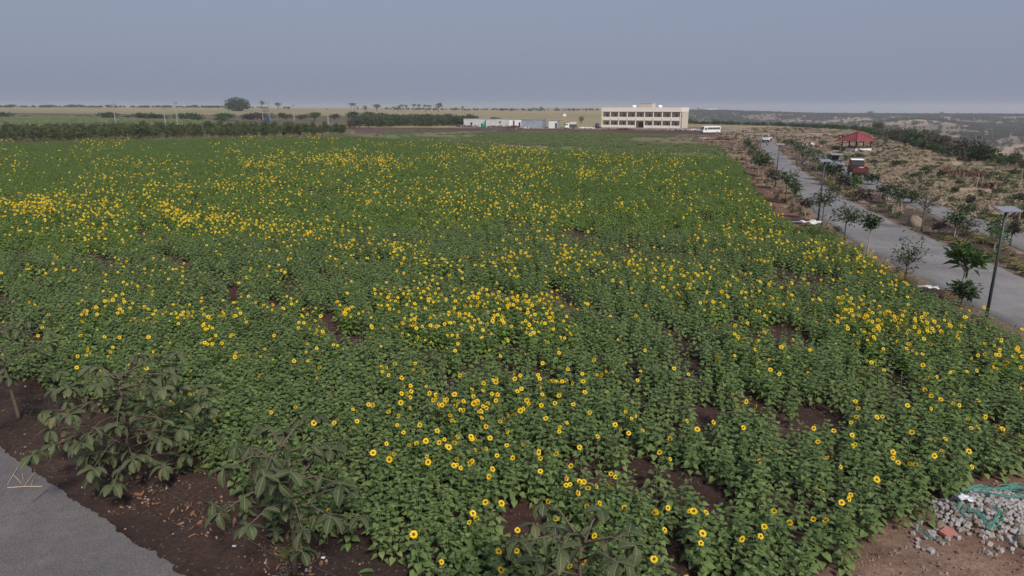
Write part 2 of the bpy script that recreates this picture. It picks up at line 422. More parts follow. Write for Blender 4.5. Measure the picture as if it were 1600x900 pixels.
SCRUB_L = px_poly([(-600, 184.5), (0, 183), (350, 184), (560, 184), (740, 186), (760, 196), (560, 198), (540, 214), (300, 219.5), (0, 227), (-500, 240)])
DIRT_BR = px_poly([(1250, 990), (1310, 895), (1330, 870), (1395, 838), (1440, 802), (1495, 766), (1540, 750), (1640, 742), (1900, 760), (1900, 1100), (1250, 1100)])
SOIL_NEAR = px_poly([(-400, 480), (0, 500), (160, 560), (400, 690), (700, 850), (900, 1000), (760, 1200), (-400, 1200)])

# the ground: one sheet of rings round the viewpoint, out to the horizon
ang = np.concatenate([np.linspace(-math.pi, -1.15, 50, endpoint=False), np.linspace(-1.15, 1.0, 860, endpoint=False), np.linspace(1.0, math.pi, 54, endpoint=False)])
rad = [0.6]
while rad[-1] < 8200: rad.append(rad[-1] * (1.25 if rad[-1] < 6 else 1.0125) + 0.0)
rad = np.array(rad)
AA, RR = np.meshgrid(ang, rad)
GX, GY = (RR * np.sin(AA)).ravel(), (RR * np.cos(AA)).ravel()
GZ = height(GX, GY)
roadmask = np.zeros(GX.shape, bool)
for poly in (MAIN, SECOND, NEAR_ROAD): roadmask |= inside(poly, GX, GY)
na, nr = len(ang), len(rad)

def soil_colours(x, y):
    r = np.hypot(x, y)
    k = np.minimum(r * 0.02, 4.0)
    jx = x + (fbm(x, y, 1.3, 3, 21) - .5) * k + (fbm(x, y, 9, 2, 23) - .5) * 1.2
    jy = y + (fbm(x, y, 1.3, 3, 22) - .5) * k * 1.3 + (fbm(x, y, 9, 2, 24) - .5) * 1.2
    n1 = fbm(x, y, 3, 4, 31)[:, None]; n2 = fbm(x, y, 30, 4, 33)[:, None]; n3 = fbm(x, y * .35, 120, 4, 35)[:, None]
    def mixn(n, a, b, lo=.35, hi=.65):
        t = sstep(lo, hi, n)
        return np.array(a) * (1 - t) + np.array(b) * t
    far = mixn(n3, (.32, .25, .135), (.25, .215, .115))
    strp = sstep(.45, .6, fbm(x * .25, y, 60, 3, 77))[:, None]
    far = far * (1 - .25 * strp) + np.array((.20, .18, .09)) * .25 * strp
    col = mixn(n2, (.11, .08, .058), (.17, .12, .085))
    t = sstep(250, 330, r)[:, None]; col = col * (1 - t) + far * t
    def put(poly, c):
        nonlocal col
        kmask = inside(poly, jx, jy)[:, None]
        col = np.where(kmask, c, col)
    put(SCRUB_L, mixn(n2, (.095, .085, .045), (.15, .115, .07)))
    put(FAR_STRIP, mixn(n2, (.10, .14, .055), (.14, .17, .075)))
    put(RIGHT, mixn(n2 * .6 + n1 * .4, (.35, .265, .19), (.21, .14, .10), .42, .62))
    put(VERGE, mixn(n1 * .5 + n2 * .5, (.125, .062, .046), (.175, .105, .075)))
    put(FORE, mixn(n2, (.085, .050, .042), (.12, .07, .056)))
    put(FORE_TAN, mixn(n1 * .4 + n2 * .6, (.26, .18, .125), (.14, .085, .065)))
    put(YARD, mixn(n1, (.24, .19, .15), (.15, .10, .08)))
    put(MEDIAN, mixn(n1 * .5 + n2 * .5, (.060, .042, .036), (.12, .085, .062)))
    put(GREEN, mixn(n2, (.125, .165, .07), (.18, .14, .09), .40, .62))
    put(SOIL_NEAR, mixn(n1, (.044, .029, .025), (.070, .043, .034)))
    put(FIELD, mixn(n1, (.050, .029, .024), (.068, .036, .030)))
    put(DIRT_BR, mixn(n1, (.165, .095, .068), (.235, .15, .11)))
    # sandy shoulders along the roads
    for line, wd in ((ROAD_L, 1.6), (ROAD_R, .8), (ROAD2_L, .6), (ROAD2_R, 1.0)):
        pl = px_poly(line); d = np.full(x.shape, 99.0)
        near = r < 260
        for a, b in zip(pl, pl[1:]): d[near] = np.minimum(d[near], seg_dist(x[near], y[near], a, b)[0])
        t = (sstep(wd, wd * .2, d + (fbm(x, y, 1.5, 3, 41) - .5) * wd * 1.6) * .85)[:, None]
        col = col * (1 - t) + np.array((.20, .145, .11)) * t
    # the ravine: bare tan shelves and brownish scrub floor
    u = edge_u(x, y); s = sstep(4, 60, u)[:, None]
    bare = mixn(fbm(x, y, 130, 4, 51)[:, None] * .6 + fbm(x, y, 24, 3, 52)[:, None] * .4, (.19, .14, .108), (.35, .255, .185), .42, .60)
    top = sstep(2000, 2500, r)[:, None]
    bare = bare * (1 - top) + mixn(n3, (.27, .20, .15), (.20, .16, .115)) * top
    col = col * (1 - s) + bare * s
    return col
GC = soil_colours(GX, GY)
GZ = np.where(roadmask, -0.03, GZ)
gm = bpy.data.meshes.new('ground')
gm.vertices.add(len(GX)); gm.vertices.foreach_set('co', np.stack([GX, GY, GZ], 1).ravel().astype(np.float32))
ii, jj = np.meshgrid(np.arange(nr - 1), np.arange(na), indexing='ij')
j2 = (jj + 1) % na
quads = np.stack([ii * na + jj, (ii + 1) * na + jj, (ii + 1) * na + j2, ii * na + j2], -1).reshape(-1, 4)[:, ::-1]
nq = len(quads)
gm.loops.add(nq * 4); gm.loops.foreach_set('vertex_index', quads.ravel().astype(np.int32))
gm.polygons.add(nq); gm.polygons.foreach_set('loop_start', np.arange(nq, dtype=np.int32) * 4)
gm.polygons.foreach_set('use_smooth', np.ones(nq, bool))
ca = gm.color_attributes.new('soil', 'FLOAT_COLOR', 'POINT')
ca.data.foreach_set('color', np.concatenate([GC, np.ones((len(GC), 1))], 1).ravel().astype(np.float32))
gm.update(calc_edges=True)
m, nt, b = newmat('earth')
at_ = NN(nt, 'ShaderNodeAttribute'); at_.attribute_name = 'soil'
c = at_.outputs['Color']
nA, nB, nC = noise(nt, 0.9, 6), noise(nt, 9, 5, rough=.75), noise(nt, 0.05, 5)
c = mul(nt, c, maprange(nt, nA.outputs[0], .3, .7, .72, 1.28))
c = mul(nt, c, maprange(nt, nB.outputs[0], .3, .7, .62, 1.38))
c = mul(nt, c, maprange(nt, nC.outputs[0], .3, .7, .85, 1.15))
vor = NN(nt, 'ShaderNodeTexVoronoi'); vor.inputs['Scale'].default_value = 11
tc = NN(nt, 'ShaderNodeTexCoord'); nt.links.new(tc.outputs['Object'], vor.inputs['Vector'])
sep = NN(nt, 'ShaderNodeSeparateColor'); nt.links.new(vor.outputs['Color'], sep.inputs[0])
grit = NN(nt, 'ShaderNodeMath', operation='MULTIPLY')
nt.links.new(maprange(nt, vor.outputs['Distance'], .20, .30, 1, 0), grit.inputs[0]); nt.links.new(maprange(nt, sep.outputs[0], .76, .80, 0, 0.55), grit.inputs[1])
c = mixc(nt, grit.outputs[0], c, mixc(nt, sep.outputs[1], (.24, .17, .13), (.34, .29, .25)))
nt.links.new(c, b.inputs['Base Color']); b.inputs['Roughness'].default_value = .95; b.inputs['Specular IOR Level'].default_value = .15
bump(nt, b, nB.outputs[0], .9, .06)
gm.materials.append(m)
ground = tag(link('ground', gm), kind='structure')

# roads: sheets lying a little above the ground, their edges ragged
def road_strip(name, L, Rr, mat, z, wob):
    a, b2 = [Vector(p) for p in px_poly(L)], [Vector(p) for p in px_poly(Rr)]
    def resample(pl, n):
        d = [0]
        for p, q in zip(pl, pl[1:]): d.append(d[-1] + (q - p).length)
        out = []
        for i in range(n):
            t = d[-1] * i / (n - 1)
            k = max(j for j in range(len(d)) if d[j] <= t + 1e-9); k = min(k, len(pl) - 2)
            out.append(pl[k].lerp(pl[k + 1], (t - d[k]) / max(d[k + 1] - d[k], 1e-6)))
        return out
    n = 420
    A, B = resample(a, n), resample(b2, n)
    for pl in (A, B):                                       # round the corners of the traced line
        for _ in range(25):
            pl[1:-1] = [(pl[i - 1] + pl[i] * 2 + pl[i + 1]) / 4 for i in range(1, n - 1)]
    rnd = random.Random(5)
    mb = MB(); vs, fs = [], []
    for i in range(n):
        w = (B[i] - A[i]).normalized()
        la = A[i] + w * wob * (float(fbm(i * .35, 0, 2, 3, 61)) - .5) * 2
        lb = B[i] + w * wob * (float(fbm(i * .35, 9, 2, 3, 62)) - .5) * 2
        for t in range(9):
            p = la.lerp(lb, t / 8)
            vs.append((p.x, p.y, z + .05 * math.sin(math.pi * t / 8)))
        vs.append((la.x - w.x * .1, la.y - w.y * .1, z - .12)); vs.append((lb.x + w.x * .1, lb.y + w.y * .1, z - .12))
    ord_ = [9, 0, 1, 2, 3, 4, 5, 6, 7, 8, 10]
    for i in range(n - 1):
        for t, t2 in zip(ord_, ord_[1:]): fs.append((i * 11 + t, (i + 1) * 11 + t, (i + 1) * 11 + t2, i * 11 + t2)[::-1])
    mb.add(vs, fs)
    return tag(mb.build(name, mat, smooth=True), kind='structure')
road_strip('main_road', ROAD_L, ROAD_R, M['road'], 0.004, .35)
road_strip('second_road', ROAD2_L, ROAD2_R, M['road'], 0.004, .35)
mb = MB()                                                   # the chip-asphalt road in the near corner
pl = [Vector(p) for p in NEAR_ROAD]
dense = []
for i, (p, q) in enumerate(zip(pl, pl[1:] + pl[:1])):
    k = max(2, int((q - p).length / .03)) if 1 <= i <= 9 else 4
    for t in range(k):
        o = p.lerp(q, t / k); nn = (q - p).normalized(); nn = Vector((-nn.y, nn.x))
        j = (float(fbm(o.x, o.y, .5, 4, 66)) - .5) * .22 + (float(fbm(o.x, o.y, .13, 2, 67)) - .5) * .10 if 1 <= i <= 9 else 0
        dense.append(o + nn * j)
mb.add([(p.x, p.y, 0.004) for p in dense], [tuple(range(len(dense)))])
nr_ = tag(mb.build('asphalt_road', M['asphalt']), kind='structure')
if nr_.data.polygons[0].normal.z < 0: nr_.data.flip_normals()

# ------------------------------------------------------------------ scattering of what nobody could count
def scatter(name, pts, idx, rotz, scl, kit, tilt=None, label=None, cat=None):
    n = len(pts)
    me = bpy.data.meshes.new(name); me.vertices.add(n)
    me.vertices.foreach_set('co', np.asarray(pts, np.float32).ravel())
    a = me.attributes.new('pick', 'INT', 'POINT'); a.data.foreach_set('value', np.asarray(idx, np.int32))
    rot = np.zeros((n, 3), np.float32); rot[:, 2] = rotz
    if tilt is not None: rot[:, :2] = tilt
    a = me.attributes.new('turn', 'FLOAT_VECTOR', 'POINT'); a.data.foreach_set('vector', rot.ravel())
    a = me.attributes.new('size', 'FLOAT', 'POINT'); a.data.foreach_set('value', np.asarray(scl, np.float32))
    col = bpy.data.collections.new(name + '_kit')
    for i, k in enumerate(kit): col.objects.link(bpy.data.objects.new('%s_%02d' % (name, i), k))
    ng = bpy.data.node_groups.new(name, 'GeometryNodeTree')
    ng.interface.new_socket('Geometry', in_out='INPUT', socket_type='NodeSocketGeometry')
    ng.interface.new_socket('Geometry', in_out='OUTPUT', socket_type='NodeSocketGeometry')
    N, L = ng.nodes, ng.links
    gi, go = N.new('NodeGroupInput'), N.new('NodeGroupOutput')
    ci = N.new('GeometryNodeCollectionInfo'); ci.inputs[0].default_value = col; ci.inputs['Separate Children'].default_value = True; ci.inputs['Reset Children'].default_value = True
    ip = N.new('GeometryNodeInstanceOnPoints'); ip.inputs['Pick Instance'].default_value = True
    def attr(nm, ty):
        q = N.new('GeometryNodeInputNamedAttribute'); q.data_type = ty; q.inputs['Name'].default_value = nm
        return q.outputs['Attribute']
    L.new(gi.outputs[0], ip.inputs['Points']); L.new(ci.outputs[0], ip.inputs['Instance'])
    L.new(attr('pick', 'INT'), ip.inputs['Instance Index'])
    L.new(attr('turn', 'FLOAT_VECTOR'), ip.inputs['Rotation']); L.new(attr('size', 'FLOAT'), ip.inputs['Scale'])
    L.new(ip.outputs[0], go.inputs[0])
    o = link(name, me)
    o.modifiers.new('instances', 'NODES').node_group = ng
    tag(o, label, cat, kind='stuff')
    return o

# ------------------------------------------------------------------ the sunflower field
def sf_leaves(mb, rnd, hgt, n, L0, mi=0, x=0, y=0, kind='heart', lo=.12):
    g = rnd.uniform(0, 6.28)
    for i in range(n):
        t = i / (n - 1)
        g += 2.4 + rnd.uniform(-.3, .3)
        z = hgt * (lo + (.97 - lo) * t)
        o = Vector((math.cos(g), math.sin(g), 0))
        L = L0 * (1.1 - .55 * t * t) * rnd.uniform(.8, 1.15)
        pet = (.125 - .09 * t) * rnd.uniform(.8, 1.3)
        p = Vector((x, y, z)) + o * pet + Vector((0, 0, .03))
        d = o + Vector((0, 0, rnd.uniform(-.5, .1) + .6 * t * t))
        mb.leaf(p, d, Vector((rnd.gauss(0, .2), rnd.gauss(0, .2), 1)), L, L * rnd.uniform(.82, 1.0), .22, kind, mi)
def stem_mb(hgt, r=.009, bend=(0, 0), mb=None, mi=0, x=0, y=0):
    mb = mb or MB()
    return mb.tube([(x, y, 0), (x + bend[0] * .3, y + bend[1] * .3, hgt * .55), (x + bend[0], y + bend[1], hgt)], [r, r * .85, r * .6], 5, mi, cap=False)
def head_frame(c, az, el):
    n = Vector((math.sin(az) * math.cos(el), -math.cos(az) * math.cos(el), math.sin(el)))
    a = n.cross(Vector((0, 0, 1))).normalized(); b2 = a.cross(n).normalized()
    return n, a, b2
def petals_mb(mb, c, az, el, r0, r1, rnd, mi=0, np_=19):
    n, a, b2 = head_frame(c, az, el)
    for ring in range(2):
        for k in range(np_):
            g = 2 * math.pi * (k + .5 * ring) / np_ + rnd.uniform(-.08, .08)
            d = a * math.cos(g) + b2 * math.sin(g)
            e = (a * -math.sin(g) + b2 * math.cos(g))
            L = (r1 - r0) * rnd.uniform(.85, 1.12)
            w = .021 * rnd.uniform(.85, 1.2) * r1 / .1
            lift = n * rnd.uniform(-.012, .02)
            p = c + d * r0 * .85 + n * (.004 * ring)
            mb.add([p - e * w * .4, p + e * w * .4, p + d * (L * .55) + e * w + lift * .6, p + d * (L * 1.15) + lift, p + d * (L * .55) - e * w + lift * .6], [(0, 1, 2, 3, 4)], mi)
    return mb
def disc_mb(mb, c, az, el, r0, mi=0, mi2=1):
    n, a, b2 = head_frame(c, az, el)
    N_ = 12
    rings = [(r0 * 1.06, -.006), (r0 * .98, .014), (r0 * .58, .018), (r0 * .42, .010)]
    vs = [c + (a * math.cos(6.2832 * k / N_) + b2 * math.sin(6.2832 * k / N_)) * r + n * h for r, h in rings for k in range(N_)]
    vs.append(c + n * .008)
    fs = [(i * N_ + k, i * N_ + (k + 1) % N_, (i + 1) * N_ + (k + 1) % N_, (i + 1) * N_ + k) for i in range(2) for k in range(N_)]
    mb.add(vs, fs, mi2)
    mb.add(vs, [(2 * N_ + k, 2 * N_ + (k + 1) % N_, 3 * N_ + (k + 1) % N_, 3 * N_ + k) for k in range(N_)] + [(3 * N_ + k, 3 * N_ + (k + 1) % N_, 4 * N_) for k in range(N_)], mi)
    return mb
def back_mb(mb, c, az, el, r0, mi):
    n, a, b2 = head_frame(c, az, el)
    vs = [c + (a * math.cos(6.2832 * k / 8) + b2 * math.sin(6.2832 * k / 8)) * r0 * 1.25 - n * .008 for k in range(8)] + [c - n * .04]
    return mb.add(vs, [((k + 1) % 8, k, 8) for k in range(8)], mi)

SFM = [M['sf_leaf'], M['sf_stem'], M['sf_bud'], M['petal'], M['disc'], M['disc_dark']]
def bud_mb(mb, rnd, hgt, x, y, mi, mi2=None):
    for k in range(7):
        g = 6.28 * k / 7 + rnd.uniform(-.3, .3)
        mb.leaf(Vector((x, y, hgt)), Vector((math.cos(g), math.sin(g), rnd.uniform(.6, 1.6))), Vector((0, 0, 1)), rnd.uniform(.045, .075), .03, .1, 'simple', mi)
    return mb
bud_parts, bloom_parts = [], []      # (stem mesh, foliage mesh, top mesh, disc mesh) kits for the individual plants
for k in range(6):
    rnd = random.Random(100 + k)
    hgt = rnd.uniform(.66, .95); bend = (rnd.gauss(0, .04), rnd.gauss(0, .04))
    fo = MB(); sf_leaves(fo, rnd, hgt, 19, .165)
    bud_parts.append((stem_mb(hgt, bend=bend).mesh('stem', M['sf_stem'], True), fo.mesh('foliage', M['sf_leaf_near']),
                      bud_mb(MB(), rnd, hgt - .01, bend[0], bend[1], 0).mesh('bud', M['sf_bud'])))
for k in range(8):
    rnd = random.Random(200 + k)
    hgt = rnd.uniform(.88, 1.12); bend = (rnd.gauss(0, .04), rnd.gauss(-.03, .04))
    fo = MB(); sf_leaves(fo, rnd, hgt - .1, 15, .165)
    el = rnd.uniform(.3, 1.0) if k > 1 else (.2, -.2)[k]; az = rnd.gauss(0, .3)
    n, a, b2 = head_frame(None, az, el)
    c = Vector((bend[0], bend[1], hgt)) + n * .03
    r1 = rnd.uniform(.054, .078); r0 = r1 * .40
    st = stem_mb(hgt, bend=bend)
    pe = petals_mb(MB(), c, az, el, r0, r1, rnd); back_mb(pe, c, az, el, r0, 1)
    bloom_parts.append((st.mesh('stem', M['sf_stem'], True), fo.mesh('foliage', M['sf_leaf_near']),
                        pe.mesh('flower_head', [M['petal'], M['sf_bud']]), disc_mb(MB(), c, az, el, r0).mesh('disc', [M['disc'], M['disc_dark']])))
kit = []
for k in range(6):                                          # 0-5 single leafy plants
    rnd = random.Random(100 + k); hgt = rnd.uniform(.66, .95); bend = (rnd.gauss(0, .04), rnd.gauss(0, .04))
    mb = MB(); sf_leaves(mb, rnd, hgt, 19, .165); stem_mb(hgt, bend=bend, mb=mb, mi=1); bud_mb(mb, rnd, hgt - .01, *bend, 2)
    kit.append(mb.mesh('leafy_%d' % k, [M['sf_leaf_near']] + SFM[1:]))
for k in range(4):                                          # 6-9 square metres of the far field
    rnd = random.Random(300 + k); mb = MB()
    for i in range(11):
        x, y = rnd.uniform(-.6, .6), rnd.uniform(-.6, .6); hgt = rnd.uniform(.6, 1.0)
        sf_leaves(mb, rnd, hgt, 11, .20, 0, x, y, 'simple')
        stem_mb(hgt, .01, mb=mb, mi=1, x=x, y=y)
        bud_mb(mb, rnd, hgt, x, y, 2 if rnd.random() < .5 else 1)
    kit.append(mb.mesh('patch_%d' % k, SFM))
for k in range(8):                                          # 10-17 blooming plants
    rnd = random.Random(200 + k); hgt = rnd.uniform(.88, 1.12); bend = (rnd.gauss(0, .04), rnd.gauss(-.03, .04))
    mb = MB(); sf_leaves(mb, rnd, hgt - .1, 15, .165)
    el = rnd.uniform(.3, 1.0) if k > 1 else (.2, -.2)[k]; az = rnd.gauss(0, .3)
    n, a, b2 = head_frame(None, az, el); c = Vector((bend[0], bend[1], hgt)) + n * .03
    r1 = rnd.uniform(.054, .078); r0 = r1 * .40
    stem_mb(hgt, bend=bend, mb=mb, mi=1); petals_mb(mb, c, az, el, r0, r1, rnd, 3); back_mb(mb, c, az, el, r0, 2); disc_mb(mb, c, az, el, r0, 4, 5)
    kit.append(mb.mesh('bloom_%d' % k, SFM))
for k in range(3):                                          # 18-20 small opening buds showing a little yellow
    rnd = random.Random(250 + k); hgt = rnd.uniform(.8, 1.0); mb = MB()
    sf_leaves(mb, rnd, hgt, 15, .165); stem_mb(hgt, mb=mb, mi=1)
    az, el = rnd.gauss(0, .4), rnd.uniform(.6, 1.2); c = Vector((0, 0, hgt))
    petals_mb(mb, c, az, el, .018, .05, rnd, 3, 11); back_mb(mb, c, az, el, .022, 2); disc_mb(mb, c, az, el, .017, 2, 2)
    kit.append(mb.mesh('opening_%d' % k, SFM))

rng = np.random.default_rng(7)
ROW = Vector(at(1200, 415) - at(430, 290)).normalized()      # the way the furrows run
GAPS = [((515, 505), (562, 521), 9), ((640, 535), (692, 547), 8), ((478, 490), (518, 505), 5), ((1212, 424), (1303, 441), 8), ((1098, 752), (1150, 790), 12), ((1010, 733), (1060, 745), 9),
        ((975, 690), (990, 735), 8), ((655, 422), (702, 431), 4), ((852, 455), (892, 466), 6), ((1180, 508), (1262, 525), 7), ((1545, 676), (1610, 690), 12), ((358, 458), (370, 466), 8),
        ((590, 482), (610, 490), 5), ((128, 390), (185, 412), 5), ((1250, 640), (1320, 658), 7), ((1085, 640), (1110, 662), 9), ((920, 725), (935, 740), 8), ((905, 800), (935, 845), 9),
        ((1030, 835), (1075, 850), 9), ((1230, 760), (1290, 790), 7), ((690, 605), (740, 560), 3), ((1240, 840), (1270, 800), 7), ((435, 440), (470, 445), 4), ((1340, 560), (1420, 590), 4),
        ((870, 735), (880, 760), 6), ((830, 820), (870, 850), 6), ((985, 560), (1000, 600), 5), ((1040, 520), (1090, 560), 5)]
LINES = [((430, 291), (700, 333), 3), ((700, 333), (990, 378), 3.5), ((990, 378), (1215, 424), 4), ((370, 460), (480, 490), 3), ((560, 520), (690, 546), 3), ((690, 546), (960, 610), 3),
         ((720, 452), (1000, 500), 2.5), ((1000, 500), (1180, 512), 3), ((250, 395), (420, 470), 2.5), ((960, 700), (1120, 790), 4), ((1160, 640), (1420, 720), 3)]
def gap_mask(x, y):
    px, py = to_px(x, y, 0.25)
    g = np.zeros(np.shape(x), bool)
    wob = 1 + 1.1 * (fbm(x, y, .9, 3, 71) - .5) * 2
    # a bare spot only shows if the plants in front of it are missing as well
    px, py = to_px(x, y, 0.0)
    hp = .72 * F / (y * CP + HC * SP)
    for a, b, w in GAPS:
        for f_ in (0, .3, .6, .8): g |= seg_dist(px, py - hp * f_, a, b)[0] < w * wob * (.66 if a[1] > 600 else .95)
    for a, b, w in LINES:
        for f_ in (0, .35, .7): g |= (seg_dist(px, py - hp * f_, a, b)[0] < w * wob) & (fbm(x, y, 2.6, 2, 73) > .47)
    a_, b_ = x * ROW.x + y * ROW.y, -x * ROW.y + y * ROW.x
    n = fbm(a_ * .35, b_, 1.1, 3, 75)
    g |= (n > .665 + .05 * fbm(x, y, 12, 2, 79) + .12 * (px < 780) * (py > 560)) & (np.hypot(x, y) < 110)
    return g
def in_view(x, y, m=90):
    px, py = to_px(x, y, .6)
    return (px > -m) & (px < 1600 + m) & (py < 985) & (y > 4)
def rowgrid(step_row, step_in, rmin, rmax):
    a0 = np.arange(-330, 330, step_in); b0 = np.arange(-330, 330, step_row)
    out = []
    for b_ in b0:
        a_ = a0 + rng.uniform(-.4, .4, len(a0)) * step_in
        bb = b_ + rng.uniform(-.3, .3, len(a0)) * step_row
        x, y = a_ * ROW.x - bb * ROW.y, a_ * ROW.y + bb * ROW.x
        r = np.hypot(x, y)
        k = (r >= rmin) & (r < rmax) & (y > 4) & (np.abs(x) < .95 * y + 8)
        if k.any(): out.append(np.stack([x[k], y[k]], 1))
    return np.concatenate(out)
NEARR = 52
P1 = rowgrid(.44, .335, 8, NEARR)
k = inside(FIELD, P1[:, 0] + (fbm(P1[:, 0], P1[:, 1], .8, 2, 81) - .5) * .9, P1[:, 1] + (fbm(P1[:, 0], P1[:, 1], .8, 2, 82) - .5) * .9) & in_view(P1[:, 0], P1[:, 1])
P1 = P1[k]; P1 = P1[~gap_mask(P1[:, 0], P1[:, 1])]
P2 = rowgrid(1.02, 1.02, NEARR, 330)
k = inside(FIELD, P2[:, 0], P2[:, 1]) & in_view(P2[:, 0], P2[:, 1], 60)
P2 = P2[k]; P2 = P2[~gap_mask(P2[:, 0], P2[:, 1])]

# how thickly the crop blooms (flowers per 1000 photo pixels), patch by patch
BL = [((0, 322), (70, 322), 11, 20), ((70, 325), (200, 316), 12, 9), ((100, 306), (430, 286), 9, 8), ((240, 322), (330, 342), 14, 10), ((330, 342), (520, 366), 11, 8), ((520, 366), (640, 380), 10, 3),
      ((380, 257), (760, 247), 8, 13), ((540, 250), (640, 262), 10, 13), ((480, 216), (560, 222), 4, 12), ((560, 226), (780, 234), 4, 12), ((770, 238), (850, 238), 4, 40), ((870, 242), (1060, 256), 6, 10),
      ((880, 265), (960, 285), 8, 9), ((700, 255), (1000, 275), 12, 6), ((560, 310), (900, 330), 18, 4.5), ((530, 385), (1000, 400), 22, 2.6), ((1080, 365), (1350, 395), 14, 5), ((1000, 420), (1220, 460), 22, 3.2),
      ((600, 462), (860, 470), 18, 7), ((640, 500), (880, 505), 18, 6.5), ((540, 480), (580, 490), 10, 7), ((130, 478), (380, 490), 11, 3), ((250, 470), (330, 520), 12, 2), ((1320, 480), (1440, 505), 16, 6.5),
      ((1440, 500), (1590, 560), 18, 3.6), ((1330, 500), (1430, 545), 15, 3), ((610, 620), (860, 645), 22, 2.3), ((620, 680), (860, 715), 22, 2.0), ((890, 743), (950, 757), 10, 4), ((960, 770), (1090, 800), 15, 1.8),
      ((740, 600), (940, 590), 16, 1.9), ((1460, 620), (1540, 645), 14, 2.8), ((1120, 835), (1180, 840), 12, 1.6), ((100, 340), (200, 370), 16, 2.6), ((860, 380), (1000, 420), 20, 2.0), ((1340, 400), (1420, 440), 8, 4.5),
      ((1340, 660), (1440, 720), 22, .9), ((1480, 700), (1540, 740), 16, 1.0), ((440, 250), (560, 240), 8, 5), ((120, 250), (300, 262), 8, 5), ((0, 258), (60, 262), 6, 4), ((160, 280), (300, 275), 6, 5)]
def bloom_density(px, py):
    base = np.interp(py, [215, 235, 280, 340, 420, 520, 600, 700, 900], [20.0, 24.0, 18.0, 9.5, 4.2, 1.6, 1.0, .55, .28])
    d = base * (.15 + 1.7 * sstep(.35, .7, fbm(px, py * 2.2, 70, 3, 91)))
    for a, b, w, v in BL:
        q = seg_dist(px, py, a, b)[0] / w
        d = d + v * np.interp(py, [200, 450, 600, 800], [7.5, 4.4, 2.0, 1.2]) * np.exp(-q * q * 1.1) * (.4 + 1.2 * sstep(.3, .7, fbm(px, py * 1.5, 26, 3, 93)))
    d = np.where((py > 800) & (px < 640), 0, d)
    return d
NB = 500000
bx, by = rng.uniform(-60, 1660, NB), rng.uniform(212, 960, NB)
acc = rng.uniform(0, 1, NB) < bloom_density(bx, by) * (1720 * 748 / 1000) / NB
bx, by = bx[acc], by[acc]
kk = (450 - by) / F; q = (bx - 800) / F
dz = -SP + kk * CP; t = (1.0 - HC) / dz
PB = np.stack([q * t, (CP + kk * SP) * t], 1)
PB = PB[inside(FIELD, PB[:, 0], PB[:, 1])]
rB = np.hypot(PB[:, 0], PB[:, 1]); PB = PB[np.argsort(rB)]; rB = np.sort(rB)
def zat(p): return height(p[:, 0], p[:, 1]) - .01
# the plants nearest to the viewer stand as single things
r1 = np.hypot(P1[:, 0], P1[:, 1]); P1 = P1[np.argsort(r1)]
pxn, pyn = to_px(P1[:, 0], P1[:, 1], .5); seen = (pxn > -20) & (pxn < 1620) & (pyn < 930)
own = np.zeros(len(P1), bool); own[np.flatnonzero(seen)[:290]] = True
pxb, pyb = to_px(PB[:, 0], PB[:, 1], 1.0); seenb = (pxb > 0) & (pxb < 1600) & (pyb < 900)
ownb = np.zeros(len(PB), bool); ownb[np.flatnonzero(seenb)[:295]] = True
def spin(n): return np.where(rng.uniform(0, 1, n) < .16, rng.uniform(-2.2, 2.2, n), rng.normal(.05, .55, n))
def pick_bloom(n, r): return np.where(rng.uniform(0, 1, n) < np.where(r < 60, .25, .1), rng.integers(18, 21, n), rng.integers(10, 18, n))
Pf, Bf = P1[~own], PB[~ownb]
sc1 = rng.uniform(.8, 1.15, len(Pf)) * (.85 + .3 * fbm(Pf[:, 0], Pf[:, 1], 5, 2, 95))
sc2 = rng.uniform(.8, 1.1, len(P2)) * (.7 + .4 * fbm(P2[:, 0], P2[:, 1], 16, 2, 96))
grow = lambda p: (.85 + .3 * fbm(p[:, 0], p[:, 1], 5, 2, 95)) 
pts = np.concatenate([np.c_[Pf, zat(Pf)], np.c_[P2, zat(P2)], np.c_[Bf, zat(Bf)]])
idx = np.concatenate([rng.integers(0, 6, len(Pf)), rng.integers(6, 10, len(P2)), pick_bloom(len(Bf), np.hypot(Bf[:, 0], Bf[:, 1]))])
rz = np.concatenate([rng.uniform(0, 6.28, len(Pf)), rng.uniform(0, 6.28, len(P2)), spin(len(Bf))])
sc = np.concatenate([sc1, sc2, rng.uniform(.8, 1.2, len(Bf)) * np.interp(np.hypot(Bf[:, 0], Bf[:, 1]), [40, 60, 120, 220], [1, 1.12, 1.4, 1.75])])
tl = np.concatenate([rng.normal(0, .08, (len(Pf), 2)), np.zeros((len(P2), 2)), rng.normal(0, .10, (len(Bf), 2))])
scatter('sunflower_crop', pts, idx, rz, sc, kit, tl, 'broad field of green sunflower plants speckled with yellow blooms', 'sunflower field')
print('field', len(Pf), len(P2), len(Bf))

